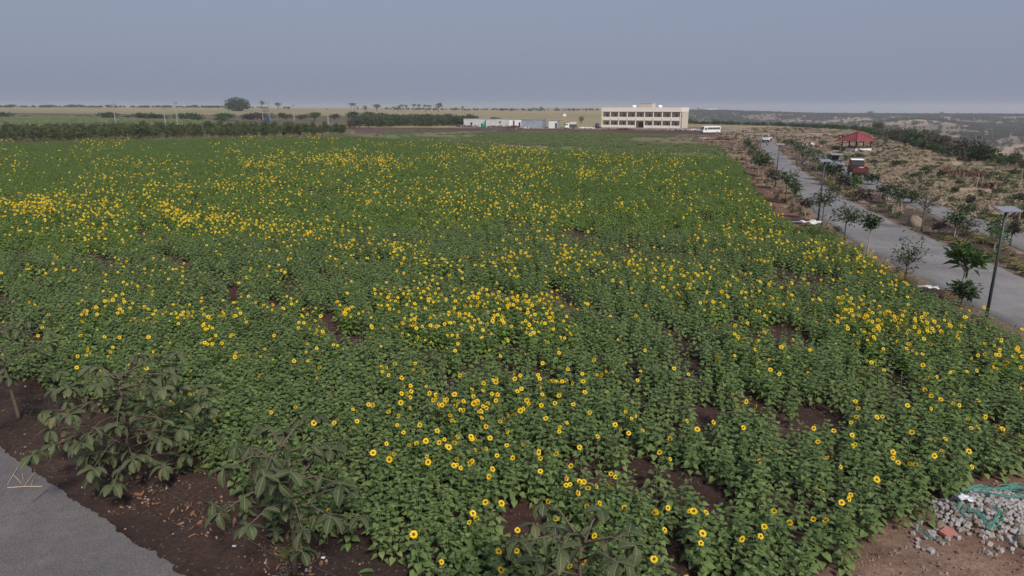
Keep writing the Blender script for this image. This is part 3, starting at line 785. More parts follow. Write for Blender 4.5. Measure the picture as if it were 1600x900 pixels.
# single plants
def leafy_plant(first, parts, loc, rz, sc, tl):
    t = thing('sunflower_plant', 'leafy sunflower plant in green bud at the near edge of the field', 'sunflower plant', loc, rz, 'leafy sunflower plants nearest the viewer')
    t.rotation_euler = (tl[0], tl[1], rz); t.scale = (sc,) * 3
    for nm, me in zip(('stem', 'foliage', 'bud'), parts): link(nm, me, t)
    return t
for p, z in zip(P1[own], zat(P1[own])):
    leafy_plant(None, bud_parts[rng.integers(0, 6)], (p[0], p[1], z), rng.uniform(0, 6.28), rng.uniform(.85, 1.1), rng.normal(0, .08, 2))
for p, z in zip(PB[ownb], zat(PB[ownb])):
    px, py = to_px(p[0], p[1], 1.0)
    k = int(rng.integers(0, 8)); rot = float(spin(1)[0])
    if py > 740: lab, grp = 'large yellow sunflower head among the nearest plants at the bottom of the field', 'sunflower heads at the bottom of the field'
    elif px > 1180: lab, grp = 'yellow sunflower head in the near right part of the field towards the road', 'sunflower heads in the near right part of the field'
    elif px < 560: lab, grp = 'yellow sunflower head in the near left part of the field behind the broad-leaved trees', 'sunflower heads behind the broad-leaved trees'
    else: lab, grp = 'yellow sunflower head in the near middle of the field between green plants', 'sunflower heads in the near middle of the field'
    t = thing('sunflower', lab, 'sunflower', (p[0], p[1], z), 0, grp)
    t.rotation_euler = (rng.normal(0, .1), rng.normal(0, .1), rot); t.scale = (rng.uniform(.85, 1.2),) * 3
    st, fo, hd, di = bloom_parts[k]
    link('stem', st, t); link('foliage', fo, t); h = link('flower_head', hd, t); link('disc', di, h)

# ------------------------------------------------------------------ plants that stand in masses
def clump(seed, n, rx, rz, L, Wd, mats, z0=0.0, stems=4, hollow=.45, flat=1.0, mi_stem=1, up=.3):
    """one bush: many small leaf faces spread through a lumpy volume"""
    rnd = random.Random(seed); mb = MB()
    lobes = [(rnd.uniform(-.5, .5) * rx, rnd.uniform(-.5, .5) * rx, z0 + rz * rnd.uniform(.55, 1.25), rnd.uniform(.4, .75)) for _ in range(7)]
    for i in range(n):
        lx, ly, lz, lr = lobes[rnd.randrange(7)]
        d = Vector((rnd.gauss(0, 1), rnd.gauss(0, 1), rnd.gauss(0, 1))).normalized()
        q = rnd.uniform(hollow, 1.0)
        p = Vector((lx + d.x * rx * lr * q, ly + d.y * rx * lr * q, max(.05, lz + d.z * rz * lr * q * flat)))
        o = (d + Vector((rnd.gauss(0, .5), rnd.gauss(0, .5), rnd.gauss(up, .5))))
        mb.leaf(p, o, Vector((rnd.gauss(0, .4), rnd.gauss(0, .4), 1)), L * rnd.uniform(.6, 1.3), Wd * rnd.uniform(.7, 1.2), .15, 'simple', 0)
    for i in range(stems):
        lx, ly, lz, lr = lobes[i % 7]
        mb.tube([(lx * .15, ly * .15, 0), (lx * .6, ly * .6, lz * .6), (lx, ly, lz)], [.05 * rx, .035 * rx, .012 * rx], 5, mi_stem)
    return mb
def stalks(seed, n, hgt, spread, mats_mi=(0, 1), L=.9, Wd=.09, arch=.9):
    """a tuft of tall cane-like plants with arching blades"""
    rnd = random.Random(seed); mb = MB()
    for i in range(n):
        x, y = rnd.uniform(-spread, spread), rnd.uniform(-spread, spread); h = hgt * rnd.uniform(.7, 1.1)
        lx, ly = rnd.gauss(0, .12), rnd.gauss(0, .12)
        mb.tube([(x, y, 0), (x + lx, y + ly, h)], [.03, .015], 4, mats_mi[1], cap=False)
        for k in range(12):
            t = rnd.uniform(.3, 1.0); g = rnd.uniform(0, 6.28)
            mb.leaf(Vector((x + lx * t, y + ly * t, h * t)), Vector((math.cos(g), math.sin(g), rnd.uniform(-.2, 1.2))), Vector((0, 0, 1)), L * rnd.uniform(.6, 1.2), Wd, arch * rnd.uniform(.2, .8), 'simple', mats_mi[0])
    return mb
def poly_points(poly, n, seed, dens=None):
    r = np.random.default_rng(seed)
    a = np.array([(p[0], p[1]) for p in poly]); lo, hi = a.min(0), a.max(0)
    out = []
    tot = 0
    for _ in range(60):
        p = r.uniform(lo, hi, (n * 3, 2))
        k = inside(poly, p[:, 0], p[:, 1])
        if dens is not None: k &= r.uniform(0, 1, len(p)) < dens(p[:, 0], p[:, 1])
        out.append(p[k]); tot += k.sum()
        if tot >= n: break
    p = np.concatenate(out)[:n]
    return p
def not_road(x, y, m=0.0):
    k = np.ones(np.shape(x), bool)
    for poly in (MAIN, SECOND, NEAR_ROAD): k &= ~inside(poly, x, y)
    return k
def zz(p, relief=True): return height(p[:, 0], p[:, 1], relief)

# a short green crop behind the sunflowers
ck = []
for s in range(4):
    rnd = random.Random(400 + s); mb = MB()
    for i in range(26):
        x, y = rnd.uniform(-.9, .9), rnd.uniform(-.9, .9)
        for k in range(5):
            g = rnd.uniform(0, 6.28)
            mb.leaf(Vector((x, y, rnd.uniform(0, .3))), Vector((math.cos(g), math.sin(g), rnd.uniform(.3, 1.6))), Vector((0, 0, 1)), rnd.uniform(.18, .4), .09, .2)
    ck.append(mb.mesh('young_crop_%d' % s, [M['crop']]))
p = poly_points(GREEN, 2600, 3, lambda x, y: .08 + .92 * sstep(.42, .56, fbm(x, y * .6, 24, 3, 111)))
scatter('young_crop', np.c_[p, zz(p)], rng.integers(0, 4, len(p)), rng.uniform(0, 6.28, len(p)), rng.uniform(.7, 1.2, len(p)), ck, label='low green crop in patches between the sunflowers and the brown yard', cat='crop')

# the tall crop along the left edge of the field
tk = [stalks(500 + s, 9, 4.6, .8, L=1.25, Wd=.16).mesh('cane_%d' % s, [M['cane'], M['cane_dry']]) for s in range(3)] + \
     [clump(520 + s, 240, 1.1, 1.5, .42, .26, 0, z0=.8, stems=3).mesh('cane_bush_%d' % s, [M['leaf_mid'], M['cane_dry']]) for s in range(2)]
TALL = px_poly([(-260, 231), (0, 224.5), (160, 220.5), (300, 217.5), (430, 215), (535, 212.5), (540, 203), (430, 205.5), (300, 207), (0, 211), (-260, 214)])
p = poly_points(TALL, 900, 5)
r_ = np.hypot(p[:, 0], p[:, 1])
pxx, _ = to_px(p[:, 0], p[:, 1], 2)
i_ = np.where(rng.uniform(0, 1, len(p)) < np.interp(pxx, [0, 380, 440, 540], [.08, .15, .5, .8]), rng.integers(3, 5, len(p)), rng.integers(0, 3, len(p)))
scatter('tall_crop', np.c_[p, zz(p)], i_, rng.uniform(0, 6.28, len(p)), (.45 + .7 * rng.uniform(0, 1, len(p)) ** .7) * (.85 + .3 * fbm(p[:, 0], p[:, 1], 14, 2, 151)) * np.interp(pxx, [0, 300, 440, 540], [.80, .76, .82, .70]), tk, label='tall leafy crop standing as a dark belt beyond the left of the field', cat='tall crop')
p = poly_points(FAR_STRIP, 2600, 6)
pk_ = []
for me in ck:
    me2 = me.copy(); me2.materials[0] = M['crop_pale']; pk_.append(me2)
scatter('pale_crop', np.c_[p, zz(p)], rng.integers(0, 4, len(p)), rng.uniform(0, 6.28, len(p)), rng.uniform(2.2, 3.6, len(p)), pk_, label='pale green crop in the strip behind the dark tall belt', cat='crop')

# reddish bushes behind the brown yard
hk = [clump(540 + s, 260, 1.7, 1.3, .42, .3, 0, z0=.5).mesh('yard_bush_%d' % s, [M['leaf_dark' if s == 0 else 'leaf_grey' if s == 1 else 'leaf_mid'], M['bark']]) for s in range(3)]
p = poly_points(px_poly([(535, 202), (560, 199.5), (740, 196.5), (740, 190), (560, 190)]), 380, 8)
scatter('yard_thicket', np.c_[p, zz(p)], rng.choice([0, 1, 2, 2], len(p)), rng.uniform(0, 6.28, len(p)), rng.uniform(.8, 1.9, len(p)), hk, label='dull thicket of bushes along the far side of the brown yard', cat='thicket')

# the ravine's scrub and the green thicket on its brink
vk = [clump(560 + s, 190, 1.5, 1.0, .46, .36, 0, z0=.3).mesh('scrub_%d' % s, [M[('leaf_dark', 'leaf_grey', 'leaf_mid', 'leaf_purple')[s]], M['bark']]) for s in range(4)]
V = np.stack([rng.uniform(20, 1700, 190000), np.concatenate([rng.uniform(60, 300, 20000), rng.uniform(120, 2600, 170000)])], 1)
u_ = edge_u(V[:, 0], V[:, 1])
dn = sstep(.42, .60, fbm(V[:, 0], V[:, 1], 90, 4, 121) * .7 + fbm(V[:, 0], V[:, 1], 26, 3, 122) * .3)
rr_ = np.hypot(V[:, 0], V[:, 1])
pv_, _ = to_px(V[:, 0], V[:, 1], -5)
k = (u_ > np.where(pv_ > 1440, 45, 22)) & (pv_ > 985) & (V[:, 0] < .86 * V[:, 1] + 20) & (rng.uniform(0, 1, len(V)) < (.05 + .95 * dn) * np.interp(rr_, [150, 700, 1500, 2100, 2600], [1.3, 1.2, 1.0, .4, .2]))
V = V[k]; rr_ = rr_[k]
scatter('ravine_scrub', np.c_[V, zz(V)], rng.choice([0, 1, 2, 3, 0], len(V)), rng.uniform(0, 6.28, len(V)), rng.uniform(.6, 1.9, len(V)) * np.interp(rr_, [100, 700, 2600], [.7, 1.2, 1.9]), vk, label='grey green scrub dotted over the far slopes of the ravine', cat='scrub')
print('scrub', len(V))
bk = [clump(580 + s, 300, 1.2, .9, .34, .24, 0, z0=.4).mesh('brink_%d' % s, [M[('leaf_bright', 'leaf_mid', 'leaf_mid', 'leaf_grey')[s]], M['bark']]) for s in range(4)]
pts = []
for a, b, n_ in ((EDGE[3], EDGE[4], 22), (EDGE[4], EDGE[5], 80), (EDGE[5], EDGE[6], 90), (EDGE[6], EDGE[7], 110), (EDGE[7], EDGE[8], 90)):
    t = rng.uniform(0, 1, n_); d = rng.uniform(0, 6, n_)
    ex, ey = b[0] - a[0], b[1] - a[1]; L = math.hypot(ex, ey)
    pts.append(np.c_[a[0] + ex * t + ey / L * d, a[1] + ey * t - ex / L * d])
p = np.concatenate(pts)
scatter('brink_thicket', np.c_[p, zz(p)], rng.choice([0, 1, 2, 1, 3], len(p)), rng.uniform(0, 6.28, len(p)), rng.uniform(.45, 1.05, len(p)), bk, label='fresh green thicket along the brink of the ravine', cat='thicket')

# dry grass and weeds on the right
gk = []
for s in range(4):
    rnd = random.Random(600 + s); mb = MB()
    for i in range(70):
        x, y = rnd.gauss(0, .28), rnd.gauss(0, .28); g = rnd.uniform(0, 6.28)
        mb.leaf(Vector((x, y, 0)), Vector((math.cos(g) * .5, math.sin(g) * .5, 1)), Vector((0, 0, 1)), rnd.uniform(.2, .55), .03, .35)
    gk.append(mb.mesh('tuft_%d' % s, [M['grass_dry' if s < 3 else 'grass_green']]))
wkit = gk + [clump(620 + s, 90, .35, .28, .14, .10, 0, z0=.1, stems=2).mesh('weed_%d' % s, [M['leaf_mid' if s else 'leaf_grey'], M['bark']]) for s in range(2)]
p = poly_points(RIGHT, 11000, 9, lambda x, y: np.clip(60 / np.hypot(x, y), .12, 1) * sstep(.40, .58, fbm(x, y, 9, 3, 131) * .6 + fbm(x, y, 30, 3, 132) * .4))
k = not_road(p[:, 0], p[:, 1]) & ~inside(VERGE, p[:, 0], p[:, 1]) & ~inside(MEDIAN, p[:, 0], p[:, 1]) & ~inside(FIELD, p[:, 0], p[:, 1]) & ~inside(FORE_TAN, p[:, 0], p[:, 1]) & (edge_u(p[:, 0], p[:, 1]) < 6) & (p[:, 1] > 25) & (p[:, 0] > 14)
p = p[k]
scatter('dry_grass', np.c_[p, zz(p)], rng.choice([0, 1, 2, 0, 1, 2, 0, 1, 2, 3, 3, 5, 4], len(p)), rng.uniform(0, 6.28, len(p)), rng.uniform(.7, 1.6, len(p)), wkit, label='dry straw coloured grass with weeds beyond the second road', cat='grass')
p = np.concatenate([poly_points(MEDIAN, 150, 10), poly_points(VERGE, 420, 12), poly_points(FORE_TAN, 500, 14)])
k = not_road(p[:, 0], p[:, 1]) & ~inside(FIELD, p[:, 0], p[:, 1]); p = p[k]
scatter('verge_weeds', np.c_[p, zz(p)], rng.choice([0, 1, 3, 4, 5, 4], len(p)), rng.uniform(0, 6.28, len(p)), rng.uniform(.35, .9, len(p)), wkit, label='small weeds and dry tufts on the bare soil beside the roads', cat='weeds')
# litter of dead leaves and pebbles on the near soil
rnd = random.Random(3)
lk = []
for s in range(3):
    mb = MB(); mb.leaf(Vector((0, 0, .01)), Vector((0, 1, .25)), Vector((rnd.gauss(0, .5), 0, 1)), .24, .10, -.3, 'big'); lk.append(mb.mesh('dead_%d' % s, [M['dead_leaf']]))
for s in range(3):
    mb = MB(); mb.box((0, 0, .02), (.07, .055, .05), .4 * s, 0, (.7, .6)); lk.append(mb.mesh('pebble_%d' % s, [M[('stone', 'rock_red', 'rock_dark')[s]]]))
spots = [at(212, 752), at(300, 800), at(330, 815), at(440, 860), at(465, 890), at(240, 775), at(60, 700)]
def ld(x, y):
    d = np.full(np.shape(x), .035)
    for q in spots: d = d + .9 * np.exp(-((x - q.x) ** 2 + (y - q.y) ** 2) / .35)
    return d
p = poly_points(SOIL_NEAR, 1100, 15, ld); p = p[~inside(FIELD, p[:, 0], p[:, 1]) & ~inside(NEAR_ROAD, p[:, 0], p[:, 1])]
tt = rng.normal(0, .5, (len(p), 2))
li = np.where(rng.uniform(0, 1, len(p)) < .3, rng.integers(0, 3, len(p)), rng.choice([4, 5, 5, 5, 4, 3], len(p)))
scatter('leaf_litter', np.c_[p, zz(p) + .015], li, rng.uniform(0, 6.28, len(p)), rng.uniform(.25, .85, len(p)), lk, tt, label='dead brown leaves and small stones on the dark soil by the asphalt', cat='leaf litter')
p = np.concatenate([poly_points(DIRT_BR, 1800, 16), poly_points(VERGE, 700, 17), poly_points(MEDIAN, 500, 18)])
p = p[~inside(FIELD, p[:, 0], p[:, 1]) & not_road(p[:, 0], p[:, 1])]
scatter('loose_pebbles', np.c_[p, zz(p)], rng.choice([3, 4, 4, 5], len(p)), rng.uniform(0, 6.28, len(p)), rng.uniform(.25, 1.2, len(p)) * np.interp(p[:, 1], [0, 20, 60, 200], [.8, .8, 2, 4]), lk, label='scattered pebbles on the reddish bare dirt', cat='pebbles')
p = poly_points(SOIL_NEAR, 90, 19, lambda x, y: .1 + sstep(.5, .65, fbm(x, y, 1.2, 3, 141))); p = p[~inside(FIELD, p[:, 0], p[:, 1]) & ~inside(NEAR_ROAD, p[:, 0], p[:, 1])]
scatter('soil_weeds', np.c_[p, zz(p)], rng.choice([3, 4, 5], len(p)), rng.uniform(0, 6.28, len(p)), rng.uniform(.25, .6, len(p)), wkit, label='little weeds sprouting on the dark soil under the young trees', cat='weeds')

# ------------------------------------------------------------------ trees
def make_tree(seed, H, cb, rx, leaf_mat, nb=9, nl=320, L=.22, Wd=.11, kind='simple', hang=.35, tr=.05, bark='bark', lean=(0, 0), spread=.28, flat=False, forks=1):
    rnd = random.Random(seed); tk_, cr = MB(), MB()
    top = cb + (H - cb) * (.55 if not flat else .35)
    tp = lambda t: Vector((lean[0] * t + .02 * math.sin(5 * t + seed), lean[1] * t + .02 * math.cos(4 * t + seed), top * t))
    tk_.tube([tp(t) for t in (0, .15, .35, .6, .8, 1)], [tr * 1.25, tr, tr * .88, tr * .7, tr * .5, tr * .3], 7)
    cz, hz = (cb + H) / 2, (H - cb) / 2
    for i in range(nb):
        g = 2.4 * i + rnd.uniform(-.5, .5)
        e = rnd.uniform(-.75, 1.0) if not flat else rnd.uniform(.1, 1.0)
        rad = rx * math.sqrt(max(.1, 1 - e * e)) * rnd.uniform(.55, 1.0)
        end = Vector((math.cos(g) * rad + lean[0], math.sin(g) * rad + lean[1], cz + hz * e * rnd.uniform(.75, 1)))
        st = tp(min(1, max(.35, (cb + (end.z - cb) * .35) / top * rnd.uniform(.8, 1))))
        mid = st.lerp(end, .5) + Vector((rnd.gauss(0, .06), rnd.gauss(0, .06), .12 * rad))
        tk_.tube([st, mid, end], [tr * .42, tr * .28, tr * .1], 5)
        n = int(nl / nb * rnd.uniform(.6, 1.4))
        for k in range(n):
            t = rnd.uniform(.3, 1.05)
            p = (st.lerp(mid, t * 2) if t < .5 else mid.lerp(end, t * 2 - 1))
            p = p + Vector((rnd.gauss(0, 1), rnd.gauss(0, 1), rnd.gauss(0, .75))) * spread * rx * (.35 + .65 * t)
            d = (p - st); d = d.normalized() if d.length > .01 else Vector((0, 0, 1))
            d = d * .8 + Vector((rnd.gauss(0, .55), rnd.gauss(0, .55), rnd.gauss(0, .4) - hang))
            cr.leaf(p, d, Vector((rnd.gauss(0, .3), rnd.gauss(0, .3), 1)), L * rnd.uniform(.65, 1.25), Wd * rnd.uniform(.75, 1.2), rnd.uniform(.1, .35), kind)
    return tk_, cr
def tree(name, label, cat, base, H, cb, rx, lm, seed, group=None, bark='bark', **kw):
    t = thing(name, label, cat, base, 0, group)
    a, c = make_tree(seed, H, cb, rx, lm, bark=bark, **kw)
    a.build('trunk', M[bark], t, True); c.build('crown', M[lm], t)
    return t

# the broad-leaved trees by the asphalt corner
def broad_tree(label, bpx, bpy, toppy, cw, seed, cb, nb, base=None, nw=6, lean=(0, 0)):
    base = base or at(bpx, bpy); H = height_at(base.y, toppy) if toppy else 3.4
    rx = cw * mpp(base) / 2
    t = thing('broad_leaved_tree', label, 'tree', base, 0, 'young broad-leaved trees along the asphalt road')
    rnd = random.Random(seed); tk_, cr, ol = MB(), MB(), MB()
    tp = lambda q: Vector((lean[0] * q + .05 * math.sin(4 * q + seed), lean[1] * q + .04 * math.cos(5 * q), H * .86 * q))
    tk_.tube([tp(q) for q in (0, .06, .2, .4, .6, .8, 1)], [.075, .058, .052, .045, .036, .026, .014], 8)
    for i in range(nb):
        g = 2.4 * i + rnd.uniform(-.4, .4)
        q = cb + (1 - cb) * (i + .5) / nb
        st = tp(q)
        reach = rx * (1.0 - .55 * abs(q - .55)) * rnd.uniform(.65, 1.05)
        end = st + Vector((math.cos(g) * reach, math.sin(g) * reach, rnd.uniform(-.05, .35) + .25 * (q - .5)))
        mid = st.lerp(end, .55) + Vector((0, 0, .16))
        tk_.tube([st, mid, end], [.022, .016, .007], 5)
        for (a, b, n) in ((mid, end, nw - 2), (st, mid, 2)):
            for k in range(n):
                p = a.lerp(b, (k + rnd.random()) / n)
                g2 = rnd.uniform(0, 6.28)
                cr.leaf(p, Vector((math.cos(g2), math.sin(g2), rnd.uniform(-1.1, -.1))) + (end - st).normalized() * .3, Vector((rnd.gauss(0, .3), rnd.gauss(0, .3), 1)), rnd.uniform(.2, .35), rnd.uniform(.11, .17), rnd.uniform(.15, .6), 'big')
        w0 = rnd.uniform(0, 6.28)
        for k in range(nw):                                  # a whorl at the branch end
            g2 = w0 + 6.28 * k / nw + rnd.uniform(-.25, .25)
            cr.leaf(end, Vector((math.cos(g2), math.sin(g2), rnd.uniform(-1.0, .3))), Vector((rnd.gauss(0, .2), rnd.gauss(0, .2), 1)), rnd.uniform(.24, .39), rnd.uniform(.135, .20), rnd.uniform(.15, .6), 'big')
    tk_.build('trunk', M['bark'], t, True); cr.build('crown', M['big_leaf'], t)
    return t
broad_tree('wide-crowned young tree with large drooping leaves beside the asphalt', 208, 750, 562, 255, 11, .16, 46, nw=7)
broad_tree('young tree with large veined leaves and bare lower trunk, lowest in the picture', 462, 897, 655, 245, 12, .38, 25, nw=5)
broad_tree('young tree with few large leaves cut by the left edge, its trunk leaning', 27, 655, 498, 210, 13, .5, 14, nw=5, lean=(-.25, .1))
bb = along(905, 9.6)
broad_tree('top of a large-leaved young tree reaching in at the bottom edge', 0, 0, 792, 240, 14, .5, 16, base=bb, nw=4)
# small seedlings under them
for i, (x, y, lab) in enumerate(((385, 812, 'small broad-leaved seedling just left of the nearest trunk'), (430, 850, 'low leafy seedling at the foot of the nearest tree'), (280, 745, 'little seedling between the two broad-leaved trees'))):
    b_ = at(x, y); t = thing('seedling', lab, 'seedling', b_, 0, 'seedlings on the dark soil')
    s_, l_ = MB(), MB(); rnd = random.Random(40 + i)
    s_.tube([(0, 0, 0), (.02, 0, .35)], [.012, .006], 5)
    for k in range(11):
        g = 2.4 * k; l_.leaf(Vector((.02, 0, .12 + .022 * k)), Vector((math.cos(g), math.sin(g), rnd.uniform(-.2, .5))), Vector((0, 0, 1)), rnd.uniform(.16, .28), rnd.uniform(.08, .12), .3, 'big')
    s_.build('stem', M['bark'], t); l_.build('foliage', M['big_leaf'], t)

# young trees along the roads: (base x, base y, top y, crown width, crown share, leaf, kind of habit, label)
GV = 'young trees on the red verge left of the main road'
GM = 'young trees on the median between the roads'
YT = [
 (1319, 375, 315, 56, .55, 'leaf_dark', 's', GV, 'dark bushy-crowned young tree on the left verge, fullest crown of the row there'),
 (1354, 406, 336, 27, .30, 'leaf_mid', 's', GV, 'slim young tree with a thin leaning stem and small tuft crown, left verge'),
 (1414, 440, 367, 62, .75, 'leaf_dark', 'o', GV, 'open dark young tree with sparse fine leaves beside the pale rag, left verge'),
 (1498, 476, 380, 54, .40, 'leaf_bright', 'w', GV, 'bright green young tree with long leaves in a whorl, nearest the solar lamp'),
 (1284, 352, 294, 40, .50, 'leaf_dark', 's', GV, 'dark leaning young tree growing right beside the second solar lamp pole'),
 (1257, 341, 305, 24, .45, 'leaf_grey', 's', GV, 'thin greyish sapling alone on the red soil, left verge'),
 (1227, 315, 264, 36, .45, 'leaf_mid', 's', GV, 'young tree with pale stem and round grey green crown, left verge'),
 (1239, 319, 282, 26, .55, 'leaf_dark', 's', GV, 'small dark tree with low crown close behind the pale-stemmed one'),
 (1207, 295, 263, 24, .55, 'leaf_grey', 's', GV, 'small sapling at the foot of the third solar lamp, left verge'),
 (1192, 281, 238, 32, .55, 'leaf_dark', 's', GV, 'dark full tree farther up the left verge with white painted stem'),
 (1184, 276, 240, 26, .50, 'leaf_dark', 's', GV, 'dark tree paired with the full one on the upper left verge'),
 (1180, 264, 231, 26, .65, 'leaf_mid', 's', GV, 'loose tree on the upper left verge, behind the dark pair'),
 (1174, 252, 225, 22, .65, 'leaf_mid', 's', GV, 'loose tree second from the far end of the left verge'),
 (1167, 240, 213, 18, .60, 'leaf_dark', 's', GV, 'dark tree farthest up the left verge'),
 (1440, 361, 277, 66, .60, 'leaf_dark', 'o', GM, 'tall wide dark tree standing by the tan boulder on the median'),
 (1401, 334, 287, 25, .55, 'leaf_mid', 's', GM, 'green sapling tied to several white stakes on the median'),
 (1381, 318, 283, 24, .75, 'leaf_dark', 's', GM, 'dark narrow tree on the median left of the staked sapling'),
 (1344, 314, 296, 34, .85, 'leaf_purple', 's', GM, 'dull purplish bush-like tree on the median'),
 (1331, 296, 276, 36, .90, 'leaf_bright', 's', GM, 'bright fresh green bush on the median near the parked truck'),
 (1316, 299, 272, 24, .60, 'leaf_grey', 's', GM, 'thin greyish tree on the median left of the bright bush'),
 (1302, 290, 255, 34, .65, 'leaf_dark', 's', GM, 'dark tree on the median just behind the second solar lamp'),
 (1289, 282, 248, 34, .70, 'leaf_dark', 's', GM, 'broad dark tree on the median level with the grey pickup'),
 (1275, 268, 236, 34, .70, 'leaf_mid', 's', GM, 'green full tree on the median, left of the grey pickup'),
 (1262, 259, 229, 32, .70, 'leaf_mid', 's', GM, 'full green tree halfway up the median row'),
 (1250, 250, 222, 28, .70, 'leaf_dark', 's', GM, 'dark tree third from the far end of the median'),
 (1240, 243, 216, 26, .65, 'leaf_dark', 's', GM, 'dark tree second from the far end of the median'),
 (1229, 236, 213, 20, .65, 'leaf_mid', 's', GM, 'tree at the far tip of the median'),
 (1491, 372, 327, 36, .65, 'leaf_mid', 's', GM, 'pale-stemmed green tree on the near half of the median'),
 (1508, 370, 338, 48, .70, 'leaf_purple', 'o', GM, 'dull purple-leaved spreading tree on the near median'),
 (1552, 396, 332, 46, .62, 'leaf_bright', 's', GM, 'leafy bright tree on a white stem behind the nearest solar lamp pole'),
 (1578, 384, 340, 24, .60, 'leaf_purple', 'o', GM, 'thin nearly leafless tree right of the nearest lamp pole'),
 (1362, 289, 270, 26, .75, 'leaf_dark', 's', GM, 'small dark tree on the median in front of the red truck'),
 (1425, 318, 298, 20, .7, 'leaf_dark', 's', GM, 'small dark tree at the second road edge behind the wide tree'),
 (1467, 366, 335, 30, .8, 'leaf_grey', 'o', GM, 'sparse brownish shrub tree right of the boulder'),
 (1501, 478, 436, 34, .8, 'leaf_mid', 's', GV, 'low green sapling at the foot of the whorled bright tree'),
]
for i, (bx_, by_, ty, cw, cs, lm, hb, grp, lab) in enumerate(YT):
    b_ = at(bx_, by_); H = height_at(b_.y, ty); rx = cw * mpp(b_) / 2
    cb = H * (1 - cs)
    far_ = b_.y > 95
    kw = dict(nb=11, nl=330, L=.27, Wd=.13, spread=.30, hang=.3, tr=.035 + .006 * H)
    if hb == 'o': kw.update(nb=15, nl=300, spread=.16, L=.22, Wd=.085)
    if hb == 'w': kw.update(nb=16, nl=230, L=.55, Wd=.15, spread=.10, hang=.15)
    if by_ < 330: kw.update(L=.32, Wd=.19, nl=240)
    if by_ < 300: kw.update(L=.42, Wd=.25, nl=210); rx *= .85; cb = max(cb, H * .42)
    name = 'young_tree' if 'bush' not in lab.split(',')[0] else 'bush_tree'
    t = tree('young_tree', lab, 'tree', b_, H, cb, rx * .92, lm, 700 + i, grp, bark='bark_pale' if i % 2 or by_ < 300 else 'bark', **kw)
    if 'stakes' in lab:
        for k, (dx, dy) in enumerate(((-.35, .1), (.3, -.1), (.5, .3), (.1, .4))):
            mb = MB(); mb.tube([(dx, dy, 0), (dx + .02, dy, 1.7)], [.03, .025], 6)
            mb.build('stake', M['twig'], t)
# more bushes over the dry grass
SB = [(1343, 249, 236, 26, 'leaf_dark', 'dark bush in front of the white wall of the pavilion'), (1318, 238, 228, 14, 'leaf_dark', 'small dark round bush left of the pavilion'),
      (1303, 236, 226, 22, 'leaf_dark', 'dark bush on the dry ground left of the round one'), (1286, 228, 217, 20, 'leaf_mid', 'green bush between the rubble and the pavilion'),
      (1399, 262, 248, 24, 'leaf_dark', 'dark bush on the dry grass right of the red truck'), (1425, 281, 268, 24, 'leaf_dark', 'bush leaning over the pile of steel sheets'),
      (1362, 258, 246, 22, 'leaf_grey', 'greyish bush behind the red truck'), (1446, 277, 252, 30, 'leaf_dark', 'dark shrub group at the foot of the earth bank'),
      (1471, 280, 262, 22, 'leaf_dark', 'dark upright shrub on the earth bank'), (1500, 292, 278, 20, 'leaf_dark', 'dark round shrub right of the earth bank'),
      (1490, 303, 290, 18, 'leaf_dark', 'dark low shrub in the dry grass'), (1517, 322, 302, 22, 'leaf_grey', 'grey thin shrub in the dry grass above the second road'),
      (1560, 306, 292, 30, 'leaf_mid', 'green low shrub on the slope near the right edge'), (1590, 318, 298, 34, 'leaf_dark', 'dark dense shrub at the right edge'),
      (1598, 345, 318, 26, 'leaf_dark', 'dark shrub hanging at the right edge above the second road'), (1380, 300, 290, 18, 'leaf_dark', 'dark shrub on the far verge of the second road'),
      (1280, 243, 231, 20, 'leaf_grey', 'yellowish shrub on the second road verge'), (1545, 282, 270, 22, 'leaf_bright', 'fresh green shrub among the stakes'), (1588, 276, 262, 26, 'leaf_mid', 'leafy shrub high on the right among pale stakes')]
for i, (bx_, by_, ty, cw, lm, lab) in enumerate(SB):
    b_ = at(bx_, by_); w_ = cw * mpp(b_) * .9; h_ = (by_ - ty) * mpp(b_) * .95
    t = thing('shrub', lab, 'shrub', b_, 0, 'shrubs over the dry grass')
    mb = clump(800 + i, 300, w_ * .42, h_ * .40, .12 + w_ * .055, .08 + w_ * .035, 0, z0=h_ * .12, stems=0)
    st = MB()
    for k in range(4): g = k * 1.7; st.tube([(0, 0, 0), (math.cos(g) * w_ * .2, math.sin(g) * w_ * .2, h_ * .6)], [.03, .012], 5)
    mb.build('foliage', M[lm], t); st.build('stem', M['bark'], t)
